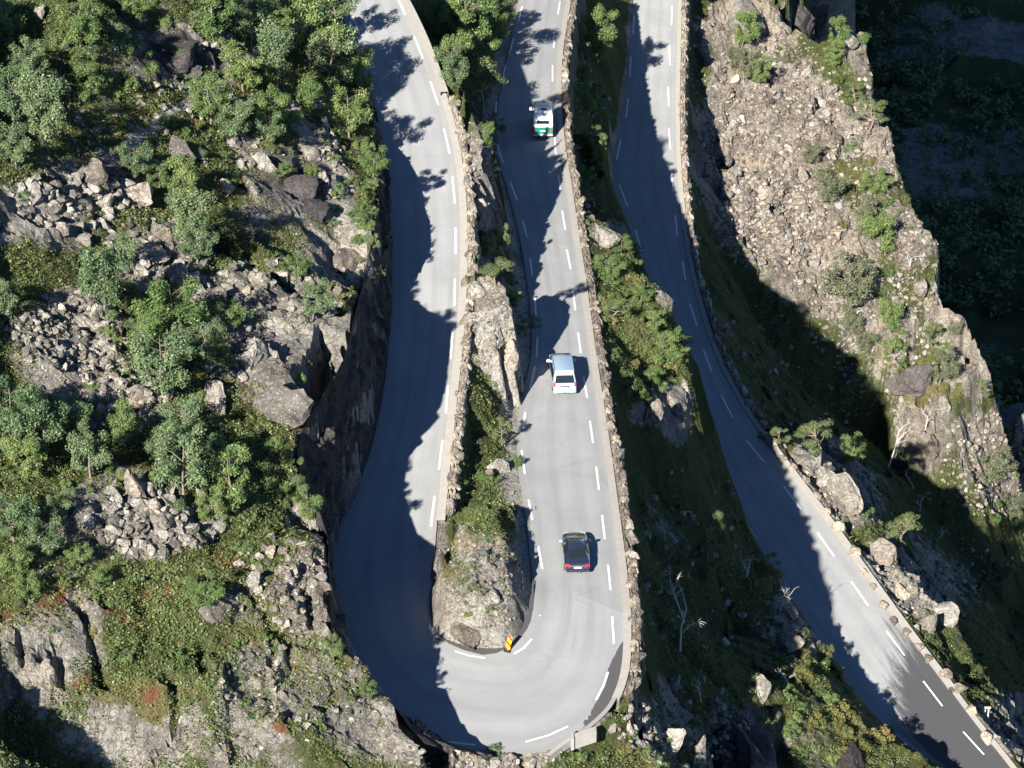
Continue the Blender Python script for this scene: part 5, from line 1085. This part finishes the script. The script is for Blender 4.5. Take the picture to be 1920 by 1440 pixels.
# --- black saloon
v = vehicle('saloon_car', 'black car driving behind the silver van on the middle road', 'car', (1083, 1081), (1140, 1059, 1134, 1011), zM, 1.14)
ST = [(0, .03, .08, .80, .62, .34, .78, .92), (.22, .22, .25, .88, .70, .24, .88, 1.00), (.62, .62, .62, .905, .70, .22, .92, 1.03), (1.35, 1.35, 1.30, .91, .58, .21, .93, 1.41), (2.05, 2.05, 2.05, .91, .60, .21, .92, 1.455), (2.75, 2.75, 2.55, .91, .58, .21, .91, 1.41), (3.35, 3.35, 3.35, .905, .70, .21, .90, 1.00), (3.85, 3.85, 3.85, .875, .66, .24, .82, .92), (4.2, 4.2, 4.18, .80, .58, .27, .74, .84), (4.42, 4.40, 4.36, .66, .44, .31, .62, .70), (4.5, 4.48, 4.45, .48, .32, .36, .54, .58)]
loft('body', ST, M_BLACK, v)
panel('rear_window', [(-.64, .66, 1.045), (.64, .66, 1.045), (.55, 1.28, 1.405), (-.55, 1.28, 1.405)], M_GLASS, v, .05, .02)
panel('windscreen', [(-.55, 2.58, 1.40), (.55, 2.58, 1.40), (.66, 3.30, 1.02), (-.66, 3.30, 1.02)], M_GLASS, v, .05, .02)
for sgn in (-1, 1):
    panel('side_window', [(sgn*.90, 1.28, .96), (sgn*.90, 2.05, .955), (sgn*.635, 2.05, 1.38), (sgn*.62, 1.36, 1.36)], M_GLASS, v, .06, .02)
    panel('side_window', [(sgn*.90, 2.10, .955), (sgn*.90, 3.05, .94), (sgn*.62, 2.58, 1.36), (sgn*.635, 2.10, 1.38)], M_GLASS, v, .06, .02)
    panel('tail_light', [(sgn*.84, .10, .72), (sgn*.48, .01, .74), (sgn*.50, .06, .90), (sgn*.84, .20, .90)], M_RED, v, .02, .03)
    panel('headlight', [(sgn*.78, 4.22, .62), (sgn*.48, 4.40, .60), (sgn*.46, 4.34, .74), (sgn*.78, 4.12, .78)], M_LAMP, v, .02, .03)
    bx('reflector', min(sgn*.82, sgn*.60), max(sgn*.82, sgn*.60), -.045, .0, .40, .46, M_RED, v, .008)
    mirror_arm(sgn*.90, 2.92, .98, M_SILVER if sgn < 0 else M_BLACK, v, .42); wheel(sgn*.80, .85, .32, v); wheel(sgn*.80, 3.62, .32, v)
bx('bumper', -.82, .82, -.05, .15, .34, .60, M_BLACK, v, .05); bx('number_plate', -.26, .26, -.02, .03, .64, .75, M_PLATE, v, .004); bx('tow_hook', -.03, .03, -.14, -.03, .34, .42, M_TRIM, v, .01)
bx('chrome_glint_strip', -.46, .46, .012, .05, .80, .835, M_RIM, v, .006)  # bright strip added to stand in for the sun glint on the boot
# --- campervan
v = vehicle('campervan', 'white high roofed campervan with a green tail, farthest down the middle road', 'campervan', (1018, 261), (1042, 289, 1040, 257), zM, 1.16)
ST = [(0, .02, .10, .98, .90, .34, 1.22, 2.30), (.30, .32, .42, 1.0, .90, .28, 1.22, 2.62), (1.6, 1.6, 1.6, 1.0, .90, .28, 1.22, 2.68), (3.2, 3.2, 3.0, 1.0, .88, .28, 1.22, 2.66), (3.9, 3.85, 3.70, .98, .84, .28, 1.20, 2.36), (4.5, 4.45, 4.30, .95, .78, .28, 1.10, 1.30), (5.1, 5.08, 5.02, .88, .66, .32, .86, .96), (5.3, 5.28, 5.24, .78, .54, .38, .66, .72)]
loft('lower_body', ST, M_GREEN, v, 'lower'); loft('upper_body', ST, M_WHITE, v, 'upper')
panel('rear_window', [(-.62, .06, 1.56), (.62, .06, 1.56), (.60, .095, 1.90), (-.60, .095, 1.90)], M_GLASS, v, .0, .03)
panel('windscreen', [(-.78, 3.74, 2.26), (.78, 3.74, 2.26), (.76, 4.28, 1.34), (-.76, 4.28, 1.34)], M_GLASS, v, .05, .025)
bx('roof_hatch', -.16, .34, .75, 1.15, 2.66, 2.75, M_TRIM, v, .02); bx('roof_vent', .0, .30, 2.75, 2.92, 2.66, 2.74, M_GREY, v, .015); bx('roof_box', -.62, .62, 1.7, 2.5, 2.66, 2.74, M_WHITE, v, .03)
for sgn in (-1, 1):
    panel('side_window', [(sgn*.99, 1.0, 1.45), (sgn*.99, 2.2, 1.45), (sgn*.945, 2.2, 2.0), (sgn*.945, 1.0, 2.0)], M_GLASS, v, .05, .03)
    panel('side_window', [(sgn*.99, 2.9, 1.30), (sgn*.98, 3.9, 1.28), (sgn*.92, 3.72, 1.9), (sgn*.93, 2.9, 1.95)], M_GLASS, v, .06, .03)
    panel('tail_light', [(sgn*.95, .005, .80), (sgn*.74, -.0, .80), (sgn*.74, .01, 1.05), (sgn*.95, .02, 1.05)], M_RED, v, .02, .03)
    panel('headlight', [(sgn*.84, 5.10, .66), (sgn*.58, 5.22, .64), (sgn*.58, 5.14, .80), (sgn*.84, 5.02, .86)], M_LAMP, v, .02, .03)
    mirror_arm(sgn*.99, 3.95, 1.45, M_WHITE, v, .8); wheel(sgn*.86, 1.0, .34, v); wheel(sgn*.86, 4.25, .34, v)
bx('bumper', -.97, .97, -.14, .08, .36, .56, M_GREY, v, .04); bx('number_plate', -.26, .26, -.02, .02, .80, .91, M_PLATE, v, .004)

# ------------------------------------------------------------------ signs
P = un(951, 1221, lambda y: 0.); e = tag(empty('hazard_marker', P), 'leaning red and yellow striped hazard marker at the inner kerb of the bend', 'marker'); e.rotation_euler = (math.radians(-8), math.radians(9), math.radians(-14))
def stripe_mat():
    m, nt, b = new_mat('red_yellow_stripes'); t = NT(nt); sx = t.n('ShaderNodeSeparateXYZ'); t.L.new(t.obj(), sx.inputs[0])
    k = t.math('FRACT', t.math('MULTIPLY', t.math('ADD', sx.outputs[2], t.math('MULTIPLY', sx.outputs[0], .9)), 2.05)); f = t.math('GREATER_THAN', k, .42)
    t.L.new(t.mix(f, (.55, .02, .03), (.85, .60, .0)), b.inputs['Base Color']); b.inputs['Roughness'].default_value = .35; return m
bx('panel', -.15, .15, -.03, .02, .16, 1.16, stripe_mat(), e, .01); bx('foot', -.24, .24, -.2, .2, -.02, .10, M_TRIM, e, .03); bx('post', -.04, .04, .02, .07, .05, 1.05, M_GREY, e, .01)
p = hit(1850, 1347)[0]; e = tag(empty('wooden_post', p), 'pale wooden post with a crossboard standing behind the lowest road kerb', 'post'); M_WOOD = plain('weathered_wood', (.50, .46, .40), .85, noise=.5, nscale=9)
bx('post', .02, .14, -.06, .06, -.3, 1.15, M_WOOD, e, .015); bx('crossboard', -.30, .26, -.10, .10, 1.152, 1.24, M_WOOD, e, .015); bx('short_leg', -.24, -.16, -.05, .05, .72, 1.15, M_WOOD, e, .01)
# the wooded valley floor far below, one mass of distant trees
n = 9000; fx = RNG.uniform(46, 190, n); fy = RNG.uniform(330, 660, n); fz = hz(fx, fy); k = (fz < -85) & (fbm(fx/30, fy/30, 4, 3) > -.10); fx, fy, fz = fx[k][:2600], fy[k][:2600], fz[k][:2600]
V, F, T = leaves(np.stack([fx, fy, fz+1.6], 1), RNG.uniform(1.2, 2.6, len(fx)), 26, .62, RNG, shell=.3)
me = mesh_np('forest', V, F, M_LEAFG); attr(me, 'tint', T, 'FACE'); tag(link('forest', me), 'dark wooded slope in deep shade at the bottom of the valley', 'forest', None, 'stuff')
#SECTION5
